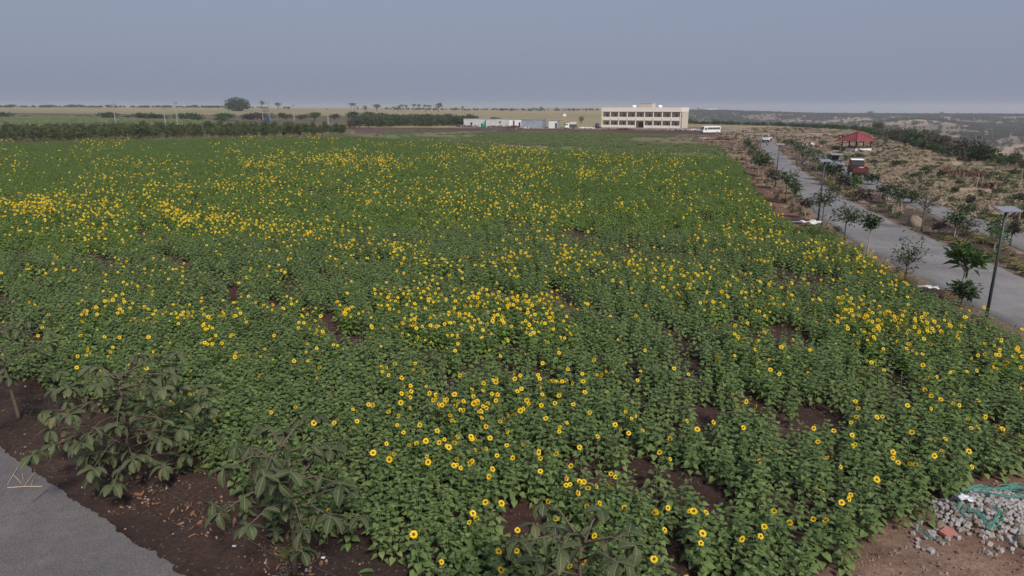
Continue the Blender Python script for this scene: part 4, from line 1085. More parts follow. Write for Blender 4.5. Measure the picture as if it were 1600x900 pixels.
# saplings with pale stakes on the slope
STK = [(1525, 296, 272, 0), (1583, 300, 283, 1), (1554, 298, 284, 0), (1497, 278, 262, 1), (1561, 321, 303, 0), (1541, 264, 252, 1), (1528, 263, 254, 0), (1557, 270, 258, 1), (1573, 268, 256, 0), (1514, 264, 253, 1),
       (1481, 272, 254, 1), (1506, 283, 272, 0), (1456, 262, 250, 0), (1477, 262, 253, 0), (1425, 317, 303, 0), (1534, 290, 279, 0), (1590, 352, 330, 0), (1441, 281, 270, 0), (1546, 290, 276, 0), (1568, 286, 274, 1), (1595, 286, 272, 0), (1470, 300, 290, 0), (1414, 268, 259, 0), (1435, 258, 249, 0), (1500, 320, 304, 0)]
for i, (bx_, by_, ty, lf) in enumerate(STK):
    b_ = at(bx_, by_); H = max(1.2, height_at(b_.y, ty)); rnd = random.Random(900 + i)
    lab = 'pale thin stake with a leafy sapling on the dry grass slope' if lf else 'bare pale stake standing in the dry grass slope'
    t = thing('staked_sapling' if lf else 'garden_stake', lab, 'sapling' if lf else 'stake', b_, 0, 'leafy staked saplings on the slope' if lf else 'bare stakes on the slope')
    mb = MB(); mb.tube([(0, 0, 0), (rnd.gauss(0, .08), rnd.gauss(0, .08), H)], [.035, .03], 6); mb.build('stake', M['twig'], t)
    if lf:
        mb = MB()
        for k in range(60): g = rnd.uniform(0, 6.28); mb.leaf(Vector((rnd.gauss(0, .25), rnd.gauss(0, .25), H * rnd.uniform(.45, 1.05))), Vector((math.cos(g), math.sin(g), rnd.uniform(-.6, .5))), Vector((0, 0, 1)), .28, .16, .2)
        mb.build('foliage', M['leaf_bright' if i % 3 else 'leaf_mid'], t)
    else:
        mb = MB(); mb.tube([(-.05, 0, H * .55), (.06, .02, H * .55), (.05, -.06, H * .58)], .015, 5); mb.build('tie', M['plastic'], t)
# strap-leaved border plants along the median's edges
def strap_mesh(seed):
    rnd = random.Random(seed); mb = MB()
    for k in range(16):
        g = 2.4 * k; mb.leaf(Vector((0, 0, .02)), Vector((math.cos(g), math.sin(g), rnd.uniform(.5, 1.8))), Vector((0, 0, 1)), rnd.uniform(.35, .6), .06, rnd.uniform(.3, .7), 'big')
    return mb
sm = [strap_mesh(950 + k).mesh('border_plant', M['leaf_yellow']) for k in range(3)]
def edge_pts(line, n, off0, off1, x0, x1, seed):
    rnd = random.Random(seed); pl = px_poly([p for p in line]); out = []
    while len(out) < n:
        x = rnd.uniform(x0, x1)
        for a, b in zip(line, line[1:]):
            if a[0] <= x <= b[0]:
                y = a[1] + (b[1] - a[1]) * (x - a[0]) / (b[0] - a[0])
                p = at(x, y); d = (at(*b) - at(*a)).normalized(); p = p + Vector((-d.y, d.x, 0)) * rnd.uniform(off0, off1)
                out.append(p); break
    return out
# ROAD_R runs towards the viewer: the median lies to its left-hand normal
for pts_, lab, grp in ((edge_pts(ROAD_R, 30, .5, 1.5, 1440, 1600, 1), 'strap-leaved border plant in the row beside the main road, near part', 'border plants near'),
                       (edge_pts(ROAD_R, 34, .6, 2.4, 1246, 1312, 2), 'yellow strap-leaved border plant along the upper median edge', 'yellow border plants up the median'),
                       (edge_pts(ROAD2_L, 18, -1.6, -.6, 1520, 1600, 3), 'strap-leaved border plant along the second road side of the median', 'border plants by the second road')):
    for p in pts_:
        o = link('border_plant', sm[random.Random(p.x).randrange(3)], None, p, (0, 0, p.x * 7 % 6.28), .8 + (p.y * 13 % 1) * .5)
        tag(o, lab, 'border plant', grp)

# trees and bushes far off
def dome(seed, n, rx, rz, L, Wd, z0):
    rnd = random.Random(seed); mb = MB()
    for i in range(n):
        g, e = rnd.uniform(0, 6.28), rnd.random() ** .7
        lum = 1 + .10 * math.sin(5 * g + seed) + .06 * math.sin(9 * g + 4 * e)
        q = rnd.uniform(.55, 1.0) * lum
        c_, s_ = math.cos(e * 1.5708 * 1.25 - .4), math.sin(e * 1.5708 * 1.25 - .4)
        p = Vector((math.cos(g) * rx * c_ * q, math.sin(g) * rx * c_ * q, z0 + rz * max(-.35, s_) * q))
        mb.leaf(p, Vector((math.cos(g) * c_, math.sin(g) * c_, s_)) + Vector((rnd.gauss(0, .5), rnd.gauss(0, .5), rnd.gauss(0, .5))), Vector((rnd.gauss(0, .5), rnd.gauss(0, .5), 1)), L * rnd.uniform(.6, 1.3), Wd, .15)
    return mb
def far_tree(name, lab, px_, Y, basepy, toppy, cw, lm, seed, trunk=.3, flat=1.0, n=420, cat='tree', group=None):
    x = along(px_, Y).x; z = float(height(np.array([x]), np.array([Y]))[0])
    b_ = Vector((along(px_, Y, z).x, Y, z)); H = max(1.5, height_at(Y, toppy) - z); w_ = cw * mpp(b_)
    t = thing(name, lab, cat, b_, 0, group)
    tr_ = H * trunk; ch = H - tr_
    if n > 1000:
        mb = MB(); rnd = random.Random(seed)
        for lx, lz, lr in ((0, .62, .40), (-.26, .55, .34), (.27, .54, .33), (-.12, .45, .38), (.14, .44, .38), (-.36, .36, .22), (.38, .38, .21), (0, .30, .36), (0, .18, .30)):
            for ly in (-.22, .12):
                for k in range(170):
                    d = Vector((rnd.gauss(0, 1), rnd.gauss(0, 1), rnd.gauss(0, 1))).normalized(); q = rnd.uniform(.6, 1.06)
                    mb.leaf(Vector(((lx + d.x * lr * .62 * q) * w_, (ly + d.y * lr * q * .8) * w_, max(.4, (lz + d.z * lr * .92 * q) * H))), d + Vector((rnd.gauss(0, .5), rnd.gauss(0, .5), rnd.gauss(.2, .5))), Vector((rnd.gauss(0, .5), rnd.gauss(0, .5), 1)), w_ * .06, w_ * .045, .15)
    else: mb = clump(seed, n, w_ * .46, ch * .42, w_ * .085, w_ * .055, 0, z0=tr_ + ch * .08, stems=0, hollow=.35, flat=flat)
    mb.build('crown', M[lm], t)
    st = MB(); st.tube([(0, 0, 0), (w_ * .02, 0, tr_ + ch * .3)], [max(.12, w_ * .035), max(.08, w_ * .022)], 6)
    for k in range(4): g = k * 1.6 + seed; st.tube([(0, 0, tr_ * .8), (math.cos(g) * w_ * .25, math.sin(g) * w_ * .25, tr_ + ch * .4)], [max(.07, w_ * .018), .05], 5)
    st.build('trunk', M['bark'], t)
    return t
def palm(lab, px_, Y, toppy, seed, group):
    x = along(px_, Y).x; z = float(height(np.array([x]), np.array([Y]))[0]); b_ = Vector((along(px_, Y, z).x, Y, z))
    H = max(4, height_at(Y, toppy) - z); t = thing('palm_tree', lab, 'palm', b_, 0, group); rnd = random.Random(seed)
    st = MB(); st.tube([(0, 0, 0), (.3, 0, H * .5), (.2, .1, H * .8)], [.35, .28, .22], 6); st.build('trunk', M['bark'], t)
    mb = MB()
    for k in range(26):
        g = rnd.uniform(0, 6.28); mb.leaf(Vector((.2, .1, H * .8)), Vector((math.cos(g), math.sin(g), rnd.uniform(-.4, 1.4))), Vector((0, 0, 1)), H * .36, H * .07, .5, 'big')
    mb.build('crown', M['leaf_dark'], t)
GH = 'trees on the horizon'
far_tree('banyan_tree', 'big dark round-crowned tree alone on the tan field', 372, 900, 172.5, 151.5, 34, 'leaf_dark', 21, .12, 1.0, 1500)
FT = [(409.5, 1000, 155.5, 11, 'leaf_dark', .45, 'small round tree on a thin trunk right of the big dark tree'), (435, 1050, 158.5, 12, 'leaf_grey', .3, 'open greyish tree second to the right of the big dark tree'),
      (451, 1100, 165.5, 9, 'leaf_dark', .1, 'low dark bush on the horizon right of the open greyish tree'), (559, 1000, 164.5, 5, 'leaf_dark', .3, 'tiny ball-shaped tree beside the two bare palms'),
      (570.5, 1000, 162.5, 11, 'leaf_dark', .1, 'dense dark dome-shaped bush on the horizon'), (589, 1000, 160.5, 16, 'leaf_grey', .35, 'spreading greyish tree right of the dense dome-shaped bush'),
      (685, 1000, 158.5, 17, 'leaf_grey', .35, 'tall spreading tree standing above the palm row'), (722.5, 1000, 164, 6, 'leaf_dark', .5, 'slim round-topped tree right of the palm row'),
      (784.5, 1100, 167.5, 9, 'leaf_dark', .1, 'dark dome of a bush above the zinc sheds'), (908, 420, 176.5, 12, 'leaf_dark', .1, 'dark bush left of the two-storey building'),
      (1051.5, 700, 165.5, 7, 'leaf_dark', .3, 'dark tree top peeping over the building roof'), (445, 1150, 165.5, 7, 'leaf_dark', .1, 'low bush between the greyish tree and the poles'),
      (18, 1300, 163.8, 22, 'leaf_dark', .1, 'long low dark tree clump at the far left horizon'), (75, 1300, 164.5, 24, 'leaf_mid', .1, 'greener low tree clump on the left horizon'),
      (110, 1300, 162.5, 18, 'leaf_dark', .1, 'dark tree clump on the left horizon above the pole'), (125, 1300, 162.5, 12, 'leaf_dark', .1, 'rounder tree joined to the dark clump on the left horizon'),
      (146, 1300, 165.0, 14, 'leaf_dark', .1, 'low trees left of the T-topped pole'), (170, 1300, 163, 12, 'leaf_dark', .1, 'dark tree just left of the T-topped pole'),
      (225, 1400, 165.2, 18, 'leaf_dark', .1, 'low horizon trees between the two poles'), (262, 1400, 164.6, 16, 'leaf_dark', .1, 'low horizon trees just left of the forked pole'),
      (306, 1400, 163.4, 14, 'leaf_dark', .15, 'horizon tree right of the forked pole'), (335, 1400, 165.2, 16, 'leaf_dark', .1, 'low horizon trees left of the big dark tree'),
      (1116, 430, 182, 20, 'leaf_mid', .1, 'green tree on the slope above the white bus'), (1140, 430, 182, 9, 'leaf_dark', .2, 'small dark tree right of the green one above the bus'),
      (1202, 470, 181, 14, 'leaf_grey', .1, 'greyish tree on the far slope behind the parked tempo'), (1220, 480, 183, 12, 'leaf_dark', .1, 'dark tree on the far slope right of the greyish one'), (1236, 480, 182.5, 16, 'leaf_dark', .1, 'dark wide tree on the far slope above the road end'),
      (1470, 2250, 173, 10, 'leaf_mid', .1, 'distant tree rising from the far skyline on the right'), (1360, 2250, 172.5, 14, 'leaf_dark', .1, 'low trees on the far skyline behind the pavilion')]
for i, (x_, Y, ty, cw, lm, tr_, lab) in enumerate(FT):
    far_tree('distant_tree', lab, x_, Y, 0, ty, cw, lm, 1000 + i, tr_, 1.0, 420, group=GH)
for i, (x_, ty) in enumerate(((548.5, 161), (553, 161))): palm('bare drooping palm, one of a pair on the horizon', x_, 1000, ty, 30 + i, 'bare palm pair')
for i, (x_, ty) in enumerate(((615, 166.5), (622.5, 165), (627, 163), (634, 163.5), (647, 162.5), (655, 163), (664.5, 163.5), (671, 164))): palm('palm in the short row on the horizon left of the tall spreading tree', x_, 1000 + 9 * (i % 3), ty, 50 + i, 'palm row on the horizon')
for i, (x_, ty) in enumerate(((832, 168), (838, 169), (845, 166.5), (856, 169), (869, 167.5), (880, 169.5))): palm('small palm in the line on the horizon above the sheds', x_, 1150 + 11 * (i % 3), ty, 70 + i, 'palms above the sheds')
for i, (x_, ty) in enumerate(((1076, 170), (1083, 170.5), (1090, 168.5), (1099, 169.5))): palm('palm on the skyline between the building and the white shed', x_, 2280 + 13 * (i % 3), ty, 80 + i, 'palms right of the building')
AC = [(0, 520, 174, 40, 'leaf_mid'), (35, 540, 181, 26, 'leaf_grey'), (130, 560, 181, 26, 'leaf_grey'), (171, 500, 174.5, 38, 'leaf_mid'), (204, 520, 180, 26, 'leaf_grey'), (231, 500, 175, 44, 'leaf_mid'), (250, 480, 178, 36, 'leaf_purple'), (297, 470, 176, 46, 'leaf_dark'), (309, 455, 181, 30, 'leaf_mid'), (350, 480, 175, 38, 'leaf_mid'), (345, 450, 182, 26, 'leaf_mid'), (391, 500, 177, 36, 'leaf_purple'),
      (410, 520, 176, 44, 'leaf_grey'), (447, 500, 174.5, 30, 'leaf_mid'), (470, 520, 179, 30, 'leaf_grey'), (492, 500, 172.5, 30, 'leaf_mid'), (523, 500, 176, 22, 'leaf_purple'), (551, 480, 171.5, 30, 'leaf_dark'), (578, 500, 172.5, 30, 'leaf_grey'), (598, 500, 174.5, 30, 'leaf_mid'), (620, 480, 177, 36, 'leaf_grey'), (667, 440, 174.5, 36, 'leaf_dark'), (690, 430, 181, 30, 'leaf_mid'), (712, 430, 184, 24, 'leaf_dark'), (735, 420, 180, 36, 'leaf_dark'), (775, 420, 182, 26, 'leaf_dark')]
ADJ = {'leaf_mid': 'green', 'leaf_grey': 'greyish', 'leaf_purple': 'brownish', 'leaf_dark': 'dark'}
for i, (x_, Y, ty, cw, lm) in enumerate(AC):
    where = 'left of the forked pole' if x_ < 280 else 'left of the transformer' if x_ < 415 else 'between the transformer and the white pole' if x_ < 515 else 'behind the brown yard' if x_ < 715 else 'behind the zinc sheds'
    far_tree('acacia_shrub', 'flat-topped %s acacia in the belt %s' % (ADJ[lm], where), 'x' and x_, Y, 0, ty, cw, lm, 1100 + i, .15, .8, 460, group='%s acacias %s' % (ADJ[lm], where), cat='acacia')
for i, (x_, Y, h_, w_, lm, lab) in enumerate(((1372, 205, 4.4, 12, 'leaf_grey', 'brownish bush mass on the brink right of the pavilion'), (1402, 182, 4.0, 11, 'leaf_dark', 'dark bush mass farther along the brink'), (1430, 160, 3.2, 9, 'leaf_grey', 'grey dry bush on the brink'), (1463, 132, 3.6, 10, 'leaf_grey', 'big brownish dry bush on the brink above the stakes'), (1495, 125, 2.6, 7, 'leaf_dark', 'dark bush below the brink on the right'), (1350, 290, 4, 9, 'leaf_dark', 'dark bush behind the pavilion roof'))):
    p_ = along(x_, Y); z = float(height(np.array([p_.x + 5]), np.array([p_.y]))[0])
    t = thing('brink_bush', lab, 'bush', (p_.x + 5, p_.y, z), 0, 'bushes on the brink')
    clump(1200 + i, 700, w_ * .42, h_ * .5, .6, .42, 0, z0=.6, stems=0).build('foliage', M[lm], t)
    st = MB(); st.tube([(0, 0, 0), (.3, .2, h_ * .6)], [.16, .06], 6); st.build('stem', M['bark'], t)
tk2 = [clump(1300 + s, 120, 2.4, 1.1, 1.0, .7, 0, z0=.5, stems=0).mesh('line_%d' % s, [M['leaf_dark']]) for s in range(3)]
xs = np.concatenate([rng.uniform(600, 940, 200), rng.uniform(-40, 420, 300), rng.uniform(1075, 1640, 260)]); Ys = np.where(xs < 1000, rng.uniform(1200, 1500, len(xs)), rng.uniform(2200, 2330, len(xs)))
hx = (xs - 800) / F * Ys * CP
p = np.c_[hx, Ys]
scatter('treeline', np.c_[p, zz(p)], rng.integers(0, 3, len(p)), rng.uniform(0, 6.28, len(p)), rng.uniform(.3, 1.3, len(p)) * np.where(xs < 1000, 1.2, 2.0), tk2, label='thin dark tree line along the horizon', cat='tree line')

# ------------------------------------------------------------------ the two-storey building
PR = at(1062.5, 202.0)
A0 = R(-29.8); EX = Vector((math.cos(A0), math.sin(A0), 0))
WB, DB, FH = 38.2, 12.0, 3.72
PLf = PR - EX * WB
bld = thing('school_building', 'long cream two-storey building with open verandahs behind the field', 'building', PLf, A0)
mb = MB(); mb.box((WB / 2, DB / 2 + 1.3, 3.95), (WB - .02, DB - 2.6, 7.9)); core = mb.build('wall', M['cream2'], bld)
mb = MB(); mb.box((WB / 2, DB / 2, .16), (WB + .1, DB + .1, .55)); mb.build('plinth', M['concrete'], bld)
mb = MB(); mb.box((WB / 2, 1.2, FH + .03), (WB, 2.38, .24)); mb.build('floor_slab', M['cream2'], bld)
mb = MB()
for c_, d_ in (((WB / 2, .1, 8.55), (WB + .3, .25, 1.9)), ((WB / 2, DB - .1, 8.55), (WB + .3, .25, 1.9)), ((.02, DB / 2, 8.55), (.25, DB - .46, 1.9)), ((WB - .02, DB / 2, 8.55), (.25, DB - .46, 1.9))): mb.box(c_, d_)
mb.build('parapet', M['cream'], bld)
mb = MB(); mb.box((WB / 2, DB / 2, 7.75), (WB - .3, DB - .5, .25)); mb.build('roof', M['concrete'], bld)
mb = MB(); mb.box((WB - .15, DB / 2 + 1.2, 3.8), (.34, DB - 2.3, 7.55)); mb.build('side_wall', M['cream2'], bld)
for fl in range(2):
    for k in range(10):
        mb = MB(); mb.box((.2 + (WB - .4) * k / 9, .22, .44 + FH * fl + 1.62), (.40, .40, 3.24)); mb.build('column', M['cream'], bld)
    for k in range(9):
        x = .2 + (WB - .4) * (k + .5) / 9
        if fl == 0 and k == 4:
            mb = MB(); mb.box((x, 2.45, 1.55), (2.9, .2, 2.5)); mb.build('entrance', M['dark'], bld)
            continue
        mb = MB(); mb.box((x, .2, .44 + FH * fl + (.55 if fl == 0 else .35)), ((WB - .4) / 9 - .42, .18, 1.1 if fl == 0 else 1.5)); mb.build('railing_wall', M['cream'], bld)
        # a window and a door on the back wall of each bay
        mb = MB(); mb.box((x - .35, 2.56, .44 + FH * fl + 1.75), (1.25, .1, 1.25)); w_ = mb.build('window', M['cream'], bld)
        mb = MB(); mb.box((x - .35, 2.49, .44 + FH * fl + 1.75), (1.05, .06, 1.05)); mb.build('pane', M['glass'], w_)
        mb = MB(); mb.box((x + 1.35, 2.55, .44 + FH * fl + 1.1), (.95, .1, 2.15)); mb.build('door', M['rust'], bld)
for fl in range(2):
    mb = MB(); mb.box((WB + .03, .95, .5 + FH * fl + 1.75), (.1, .8, 2.2)); mb.build('side_opening', M['dark'], bld)
mb = MB(); mb.box((20.6, 5.0, 9.6), (6.2, 5.0, 3.4)); mb.box((20.6, 5.0, 11.36), (6.5, 5.3, .16)); sr = mb.build('stair_room', M['cream2'], bld)
mb = MB(); mb.box((20.6, -1.2, .12), (4.2, 2.4, .35)); mb.build('entrance_step', M['concrete'], bld)
def lathe(prof, n=20, mi=0):
    mb = MB(); vs = [(r * math.cos(6.2832 * k / n), r * math.sin(6.2832 * k / n), z) for r, z in prof for k in range(n)]
    fs = [(i * n + k, i * n + (k + 1) % n, (i + 1) * n + (k + 1) % n, (i + 1) * n + k) for i in range(len(prof) - 1) for k in range(n)]
    fs += [tuple(range(n))[::-1], tuple((len(prof) - 1) * n + k for k in range(n))]
    return mb.add(vs, fs, mi)
def bpt(x, y, z): return PLf + EX * x + Vector((-EX.y, EX.x, 0)) * y + Vector((0, 0, z))
for x_, lab in ((14.6, 'white water tank on the roof left of the stair room'), (27.0, 'white water tank on the roof right of the stair room')):
    t = thing('water_tank', lab, 'water tank', bpt(x_, 4.0, 7.88), A0, 'rooftop water tanks')
    lathe([(.95, 1.15), (1.05, 1.2), (1.05, 1.7), (1.08, 1.74), (1.05, 1.8), (1.05, 2.3), (.9, 2.6)]).build('tank_body', M['tank_white'], t, True)
    lathe([(.34, 2.6), (.36, 2.72), (.2, 2.76)]).build('lid', M['tank_white'], t)
    mb = MB()
    for dx in (-.7, .7):
        for dy in (-.7, .7): mb.tube([(dx, dy, 0), (dx, dy, 1.16)], .08, 6)
    mb.build('stand', M['concrete'], t)
t = thing('water_tank', 'dark blue water tank standing at the left end of the building', 'water tank', at(933, 200.6), 0)
lathe([(1.0, 0), (1.05, .1), (1.05, .9), (1.1, .95), (1.05, 1.0), (1.05, 1.8), (.8, 2.2), (.3, 2.3)]).build('tank_body', M['tank_dark'], t, True); lathe([(.3, 2.3), (.3, 2.4), (.1, 2.42)]).build('lid', M['black'], t)
# a long white shed on the skyline and a small white hut
p_ = along(1109, 2250); z = float(height(np.array([p_.x]), np.array([2250.0]))[0])
zt = max(z + 5, height_at(2250, 170.8))
t = thing('white_shed', 'long white shed on the skyline right of the building', 'shed', (p_.x, 2250, z), 0)
mb = MB(); mb.box((0, 0, (zt - z - .8) / 2), (46, 12, zt - z - .8)); mb.build('wall', M['white'], t)
mb = MB(); mb.prism([(-6.5, zt - z - .8), (6.5, zt - z - .8), (0, zt - z + 1.2)], -23.5, 23.5, axis='x'); mb.build('roof', M['white'], t)
p_ = along(882, 700); z = float(height(np.array([p_.x]), np.array([700.0]))[0])
t = thing('white_hut', 'tiny white hut in the tan field above the sheds', 'hut', (p_.x, 700, z), 0)
mb = MB(); mb.box((0, 0, .9), (3.2, 3, 1.8)); mb.build('wall', M['white'], t); mb = MB(); mb.prism([(-1.8, 1.8), (1.8, 1.8), (0, 2.6)], -1.7, 1.7); mb.build('roof', M['white'], t)

# ------------------------------------------------------------------ zinc sheds
def shed(lab, x0, x1, toppy, basepy, mat, side=None, sidemat=None, depth_=6.0, doors=(), wins=(), roofm='galv'):
    a, b_ = at(x0, basepy), at(x1, basepy)
    e = (b_ - a); L = e.length; rz = math.atan2(e.y, e.x)
    H = height_at(a.y, toppy)
    t = thing('zinc_shed', lab, 'shed', a, rz, 'zinc sheds by the yard')
    mb = MB(); mb.box((L / 2, .03, H / 2), (L, .06, H)); mb.build('front_wall', M[mat], t)
    mb = MB(); mb.box((L / 2, depth_ - .03, H / 2), (L, .06, H)); mb.build('rear_wall', M[mat], t)
    for x in (.03, L - .03):
        mb = MB(); mb.box((x, depth_ / 2, H / 2), (.06, depth_ - .13, H)); mb.build('end_wall', M[sidemat or mat], t)
    mb = MB(); mb.box((L / 2, depth_ / 2, H + .05), (L + .4, depth_ + .4, .09)); mb.build('roof', M[roofm], t)
    for f0, w_, h_ in doors: mb = MB(); mb.box((f0 * L, -.03, h_ / 2 + .02), (w_, .06, h_)); mb.build('door', M['dark'], t)
    for f0, w_, z_ in wins: mb = MB(); mb.box((f0 * L, -.03, z_), (w_, .06, 1.1)); mb.build('window', M['dark'], t)
    return t
shed('leftmost pale zinc-sheet shed with junk piled before it', 724.5, 759, 185.6, 197.4, 'shed_pale', doors=((.35, 1.1, 2.0),))
shed('long pale zinc-sheet shed between the leftmost shed and the white rooms', 759.3, 794.5, 186.0, 197.8, 'shed_pale', wins=((.62, .8, 2.2),))
shed('white-walled shed with two dark doorways', 795, 814.5, 186.8, 198.6, 'shed_white', doors=((.40, .8, 3.2), (.86, .95, 2.3)))
s_ = shed('blue grey corrugated shed, largest of the row', 815, 847.5, 187.0, 200.2, 'shed_blue', sidemat='shed_blue', depth_=9)
s_.rotation_euler.z -= R(16)
s_ = shed('small white-fronted shed with a door near the white truck', 857.2, 870.8, 188.6, 200.3, 'shed_white', sidemat='shed_blue', depth_=7, doors=((.86, .9, 2.4),))
s_.rotation_euler.z -= R(14)
t = thing('drum', 'green plastic drum against the pale shed', 'drum', at(755, 199.2), 0)
lathe([(.95, 0), (1.1, .2), (1.15, 1.6), (.9, 2.0), (.3, 2.1)]).build('drum_body', M['teal'], t, True)
def rubble(name, lab, p, n, sx, sy, hz, size, mats, seed, cat='rubble heap', group=None, rz=0):
    """one heap of broken lumps"""
    rnd = random.Random(seed); mb = MB()
    for i in range(n):
        x, y = rnd.gauss(0, .4) * sx, rnd.gauss(0, .4) * sy
        k = max(0, 1 - (x / sx) ** 2 - (y / sy) ** 2) * hz
        s_ = size * rnd.uniform(.5, 1.4)
        b0 = len(mb.v); mb.box((0, 0, 0), (s_, s_ * rnd.uniform(.5, 1), s_ * rnd.uniform(.35, .8)), 0, rnd.randrange(len(mats)), (rnd.uniform(.5, .95), rnd.uniform(.5, .95)))
        rot = Matrix.Rotation(rnd.uniform(0, 6.28), 4, 'Z') @ Matrix.Rotation(rnd.gauss(0, .5), 4, 'X') @ Matrix.Rotation(rnd.gauss(0, .4), 4, 'Y')
        for j in range(b0, len(mb.v)): v = rot @ Vector(mb.v[j]); mb.v[j] = (v.x + x, v.y + y, v.z + k * rnd.uniform(.3, 1) + s_ * .15)
    o = mb.build(name, [M[m] for m in mats]); o.location = p; o.rotation_euler.z = rz
    return tag(o, lab, cat, group)
G_ = 'heaps by the sheds and the yard'
HP = [(732, 198.6, 5, .8, 'dark scrap heap before the leftmost shed', ('rust', 'black', 'galv')), (744, 198.8, 3.5, .9, 'mixed scrap heap beside the green drum', ('rust', 'rock_dark', 'white')), (770, 199.6, 4, 1.0, 'brown heap before the long pale shed', ('rust', 'rock_dark', 'rock_red')),
      (781, 199.6, 3, 1.1, 'rusty heap right of the brown one', ('rust', 'rock_red')), (803, 200.6, 5, 1.4, 'tall brown heap at the white shed doorway', ('rust', 'rock_dark')), (720, 198.2, 5, 1.2, 'dark junk heap left of all the sheds', ('black', 'rust', 'stone')),
      (818, 201, 4, .6, 'white and grey scrap before the blue grey shed', ('white', 'stone', 'rock_dark')), (912, 200.6, 6, .5, 'white stone rubble right of the white truck', ('white', 'stone')), (922, 200.6, 5, .45, 'white rubble left of the dark tank', ('white', 'concrete')),
      (950, 203.4, 5, .6, 'long earth heap before the left half of the building', ('rock_dark', 'rock_red')), (975, 203.6, 6, .9, 'brown earth heap before the building steps', ('rock_dark', 'rust')), (1055, 204, 5, .5, 'grey heap at the right corner of the building', ('stone', 'rock_dark')),
      (1082, 203.6, 4, .5, 'white rubble between the building and the bus', ('white', 'stone')), (1140, 207.6, 6, 1.0, 'grey rubble heap right of the white bus', ('stone', 'concrete')), (1158, 208.2, 7, 1.5, 'biggest grey rubble heap right of the bus', ('stone', 'concrete', 'stone_tan')), (1150, 208.6, 3, .7, 'brown heap between the two grey rubble heaps', ('rust', 'rock_red')),
      (1102, 218, 5, .5, 'stony heap at the corner of the green crop', ('stone', 'rock_red', 'stone_tan')), (1130, 218.6, 4, .7, 'dark clod heap on the tan track', ('rock_dark', 'rust')), (1180, 212, 8, .5, 'pale slab rubble left of the road end', ('concrete', 'stone_tan')), (1245, 213, 7, .7, 'pale stone heap behind the road end', ('concrete', 'stone_tan', 'stone')),
      (1215, 212, 6, .6, 'sandy heap behind the parked tempo', ('stone_tan', 'rock_red')), (1275, 215.5, 6, .8, 'brown and grey heap near the second road end', ('rock_red', 'stone')), (1262, 229, 3.2, .7, 'heap of dumped rocks at the end of the second road', ('stone', 'rock_dark', 'white')), (1270, 230.5, 2.6, .6, 'smaller rock heap beside the dumped rocks', ('stone', 'rock_dark')),
      (1500, 276, 4.5, 1.0, 'dark red earth bank on the slope', ('rock_dark', 'rust')), (1520, 281, 4.5, 1.0, 'dark clod bank lower on the slope', ('rock_dark', 'rust')), (1480, 270, 4, .8, 'reddish earth bank upper on the slope', ('rust', 'rock_red')), (1555, 294, 2.5, .7, 'dark clod heap under the stakes', ('rock_dark',)), (1425, 262, 4, .5, 'reddish earth strip behind the dark bush', ('rust', 'rock_red')),
      (1340, 214, 9, 1.0, 'brown earth heap behind the pavilion', ('rock_red', 'rust')), (1325, 216, 7, 1.4, 'earth mound seen between the pavilion posts', ('rock_red', 'rock_dark'))]
for i, (x_, y_, w_, h_, lab, mats) in enumerate(HP):
    q = at(x_, y_); rubble('rubble_heap', lab, q, 110, w_ * .9, w_ * .4, h_, .45 if q.y > 120 else .3, mats, 1400 + i, group=G_)
# a low steel truss frame lying on the crop
t = thing('steel_truss', 'dark trapezoid steel roof frame lying on the green crop before the sheds', 'steel frame', at(782, 208.5), 0)
Tw = 25 * mpp(at(782, 208.5)); Tt = 9 * mpp(at(782, 208.5))
base = [(-Tw, -2, .1), (Tw, -2, .1), (Tw, 3.5, .1), (-Tw, 3.5, .1)]; top = [(-Tt, -.3, 2.3), (Tt, -.3, 2.3), (Tt, 1.8, 2.3), (-Tt, 1.8, 2.3)]
mb = MB()
for q in (base, top):
    for a, b_ in zip(q, q[1:] + q[:1]): mb.tube([a, b_], .09, 5)
mb.build('rim', M['steel'], t)
mb = MB()
for a, b_ in zip(base, top): mb.tube([a, b_], .09, 5)
for k in range(1, 8):
    f_ = k / 8
    for s0, s1 in ((0, 1), (3, 2)):
        mb.tube([Vector(base[s0]).lerp(Vector(base[s1]), f_), Vector(top[s0]).lerp(Vector(top[s1]), f_)], .06, 5)
mb.build('rafters', M['steel'], t)

# ------------------------------------------------------------------ electric poles
def pole(lab, px_, basepy, toppy, form, white=False, Y=None):
    b_ = at(px_, basepy) if Y is None else along(px_, Y)
    z = float(height(np.array([b_.x]), np.array([b_.y]))[0]); b_.z = z
    H = height_at(b_.y, toppy) - z
    t = thing('power_pole', lab, 'pole', b_, 0, 'power poles')
    mb = MB(); mb.tube([(0, 0, 0), (0, 0, H)], [.28, .2], 8); mb.build('post', M['white' if white else 'concrete'], t)
    mb = MB()
    if form == 'T': mb.tube([(-1.5, 0, H - .2), (1.5, 0, H - .2)], .09, 6); mb.tube([(-.8, 0, H - 1.3), (.8, 0, H - 1.3)], .08, 6)
    elif form == 'Y': mb.tube([(0, 0, H - .8), (-.9, 0, H + .5)], .08, 6); mb.tube([(0, 0, H - .8), (.9, 0, H + .5)], .08, 6); mb.tube([(0, 0, H - .3), (0, 0, H + 1.0)], .06, 6)
    else: mb.tube([(-.5, 0, H - .2), (.5, 0, H - .2)], .12, 6)
    mb.build('crossarm', M['steel'], t)
    mb = MB()
    for x in (-1.1, 0, 1.1): mb.tube([(x * (.8 if form != 'cap' else .3), 0, H - .15), (x * (.8 if form != 'cap' else .3), 0, H + .25)], .09, 6)
    mb.build('insulator', M['rust'], t)
pole('grey T-topped pole on the left before a green acacia', 181, 0, 162.5, 'T', Y=400)
pole('thin leaning grey pole left of the forked pole', 259.5, 0, 169, 'cap', Y=330)
pole('pale forked pole between the acacias', 278, 0, 161, 'Y', Y=350)
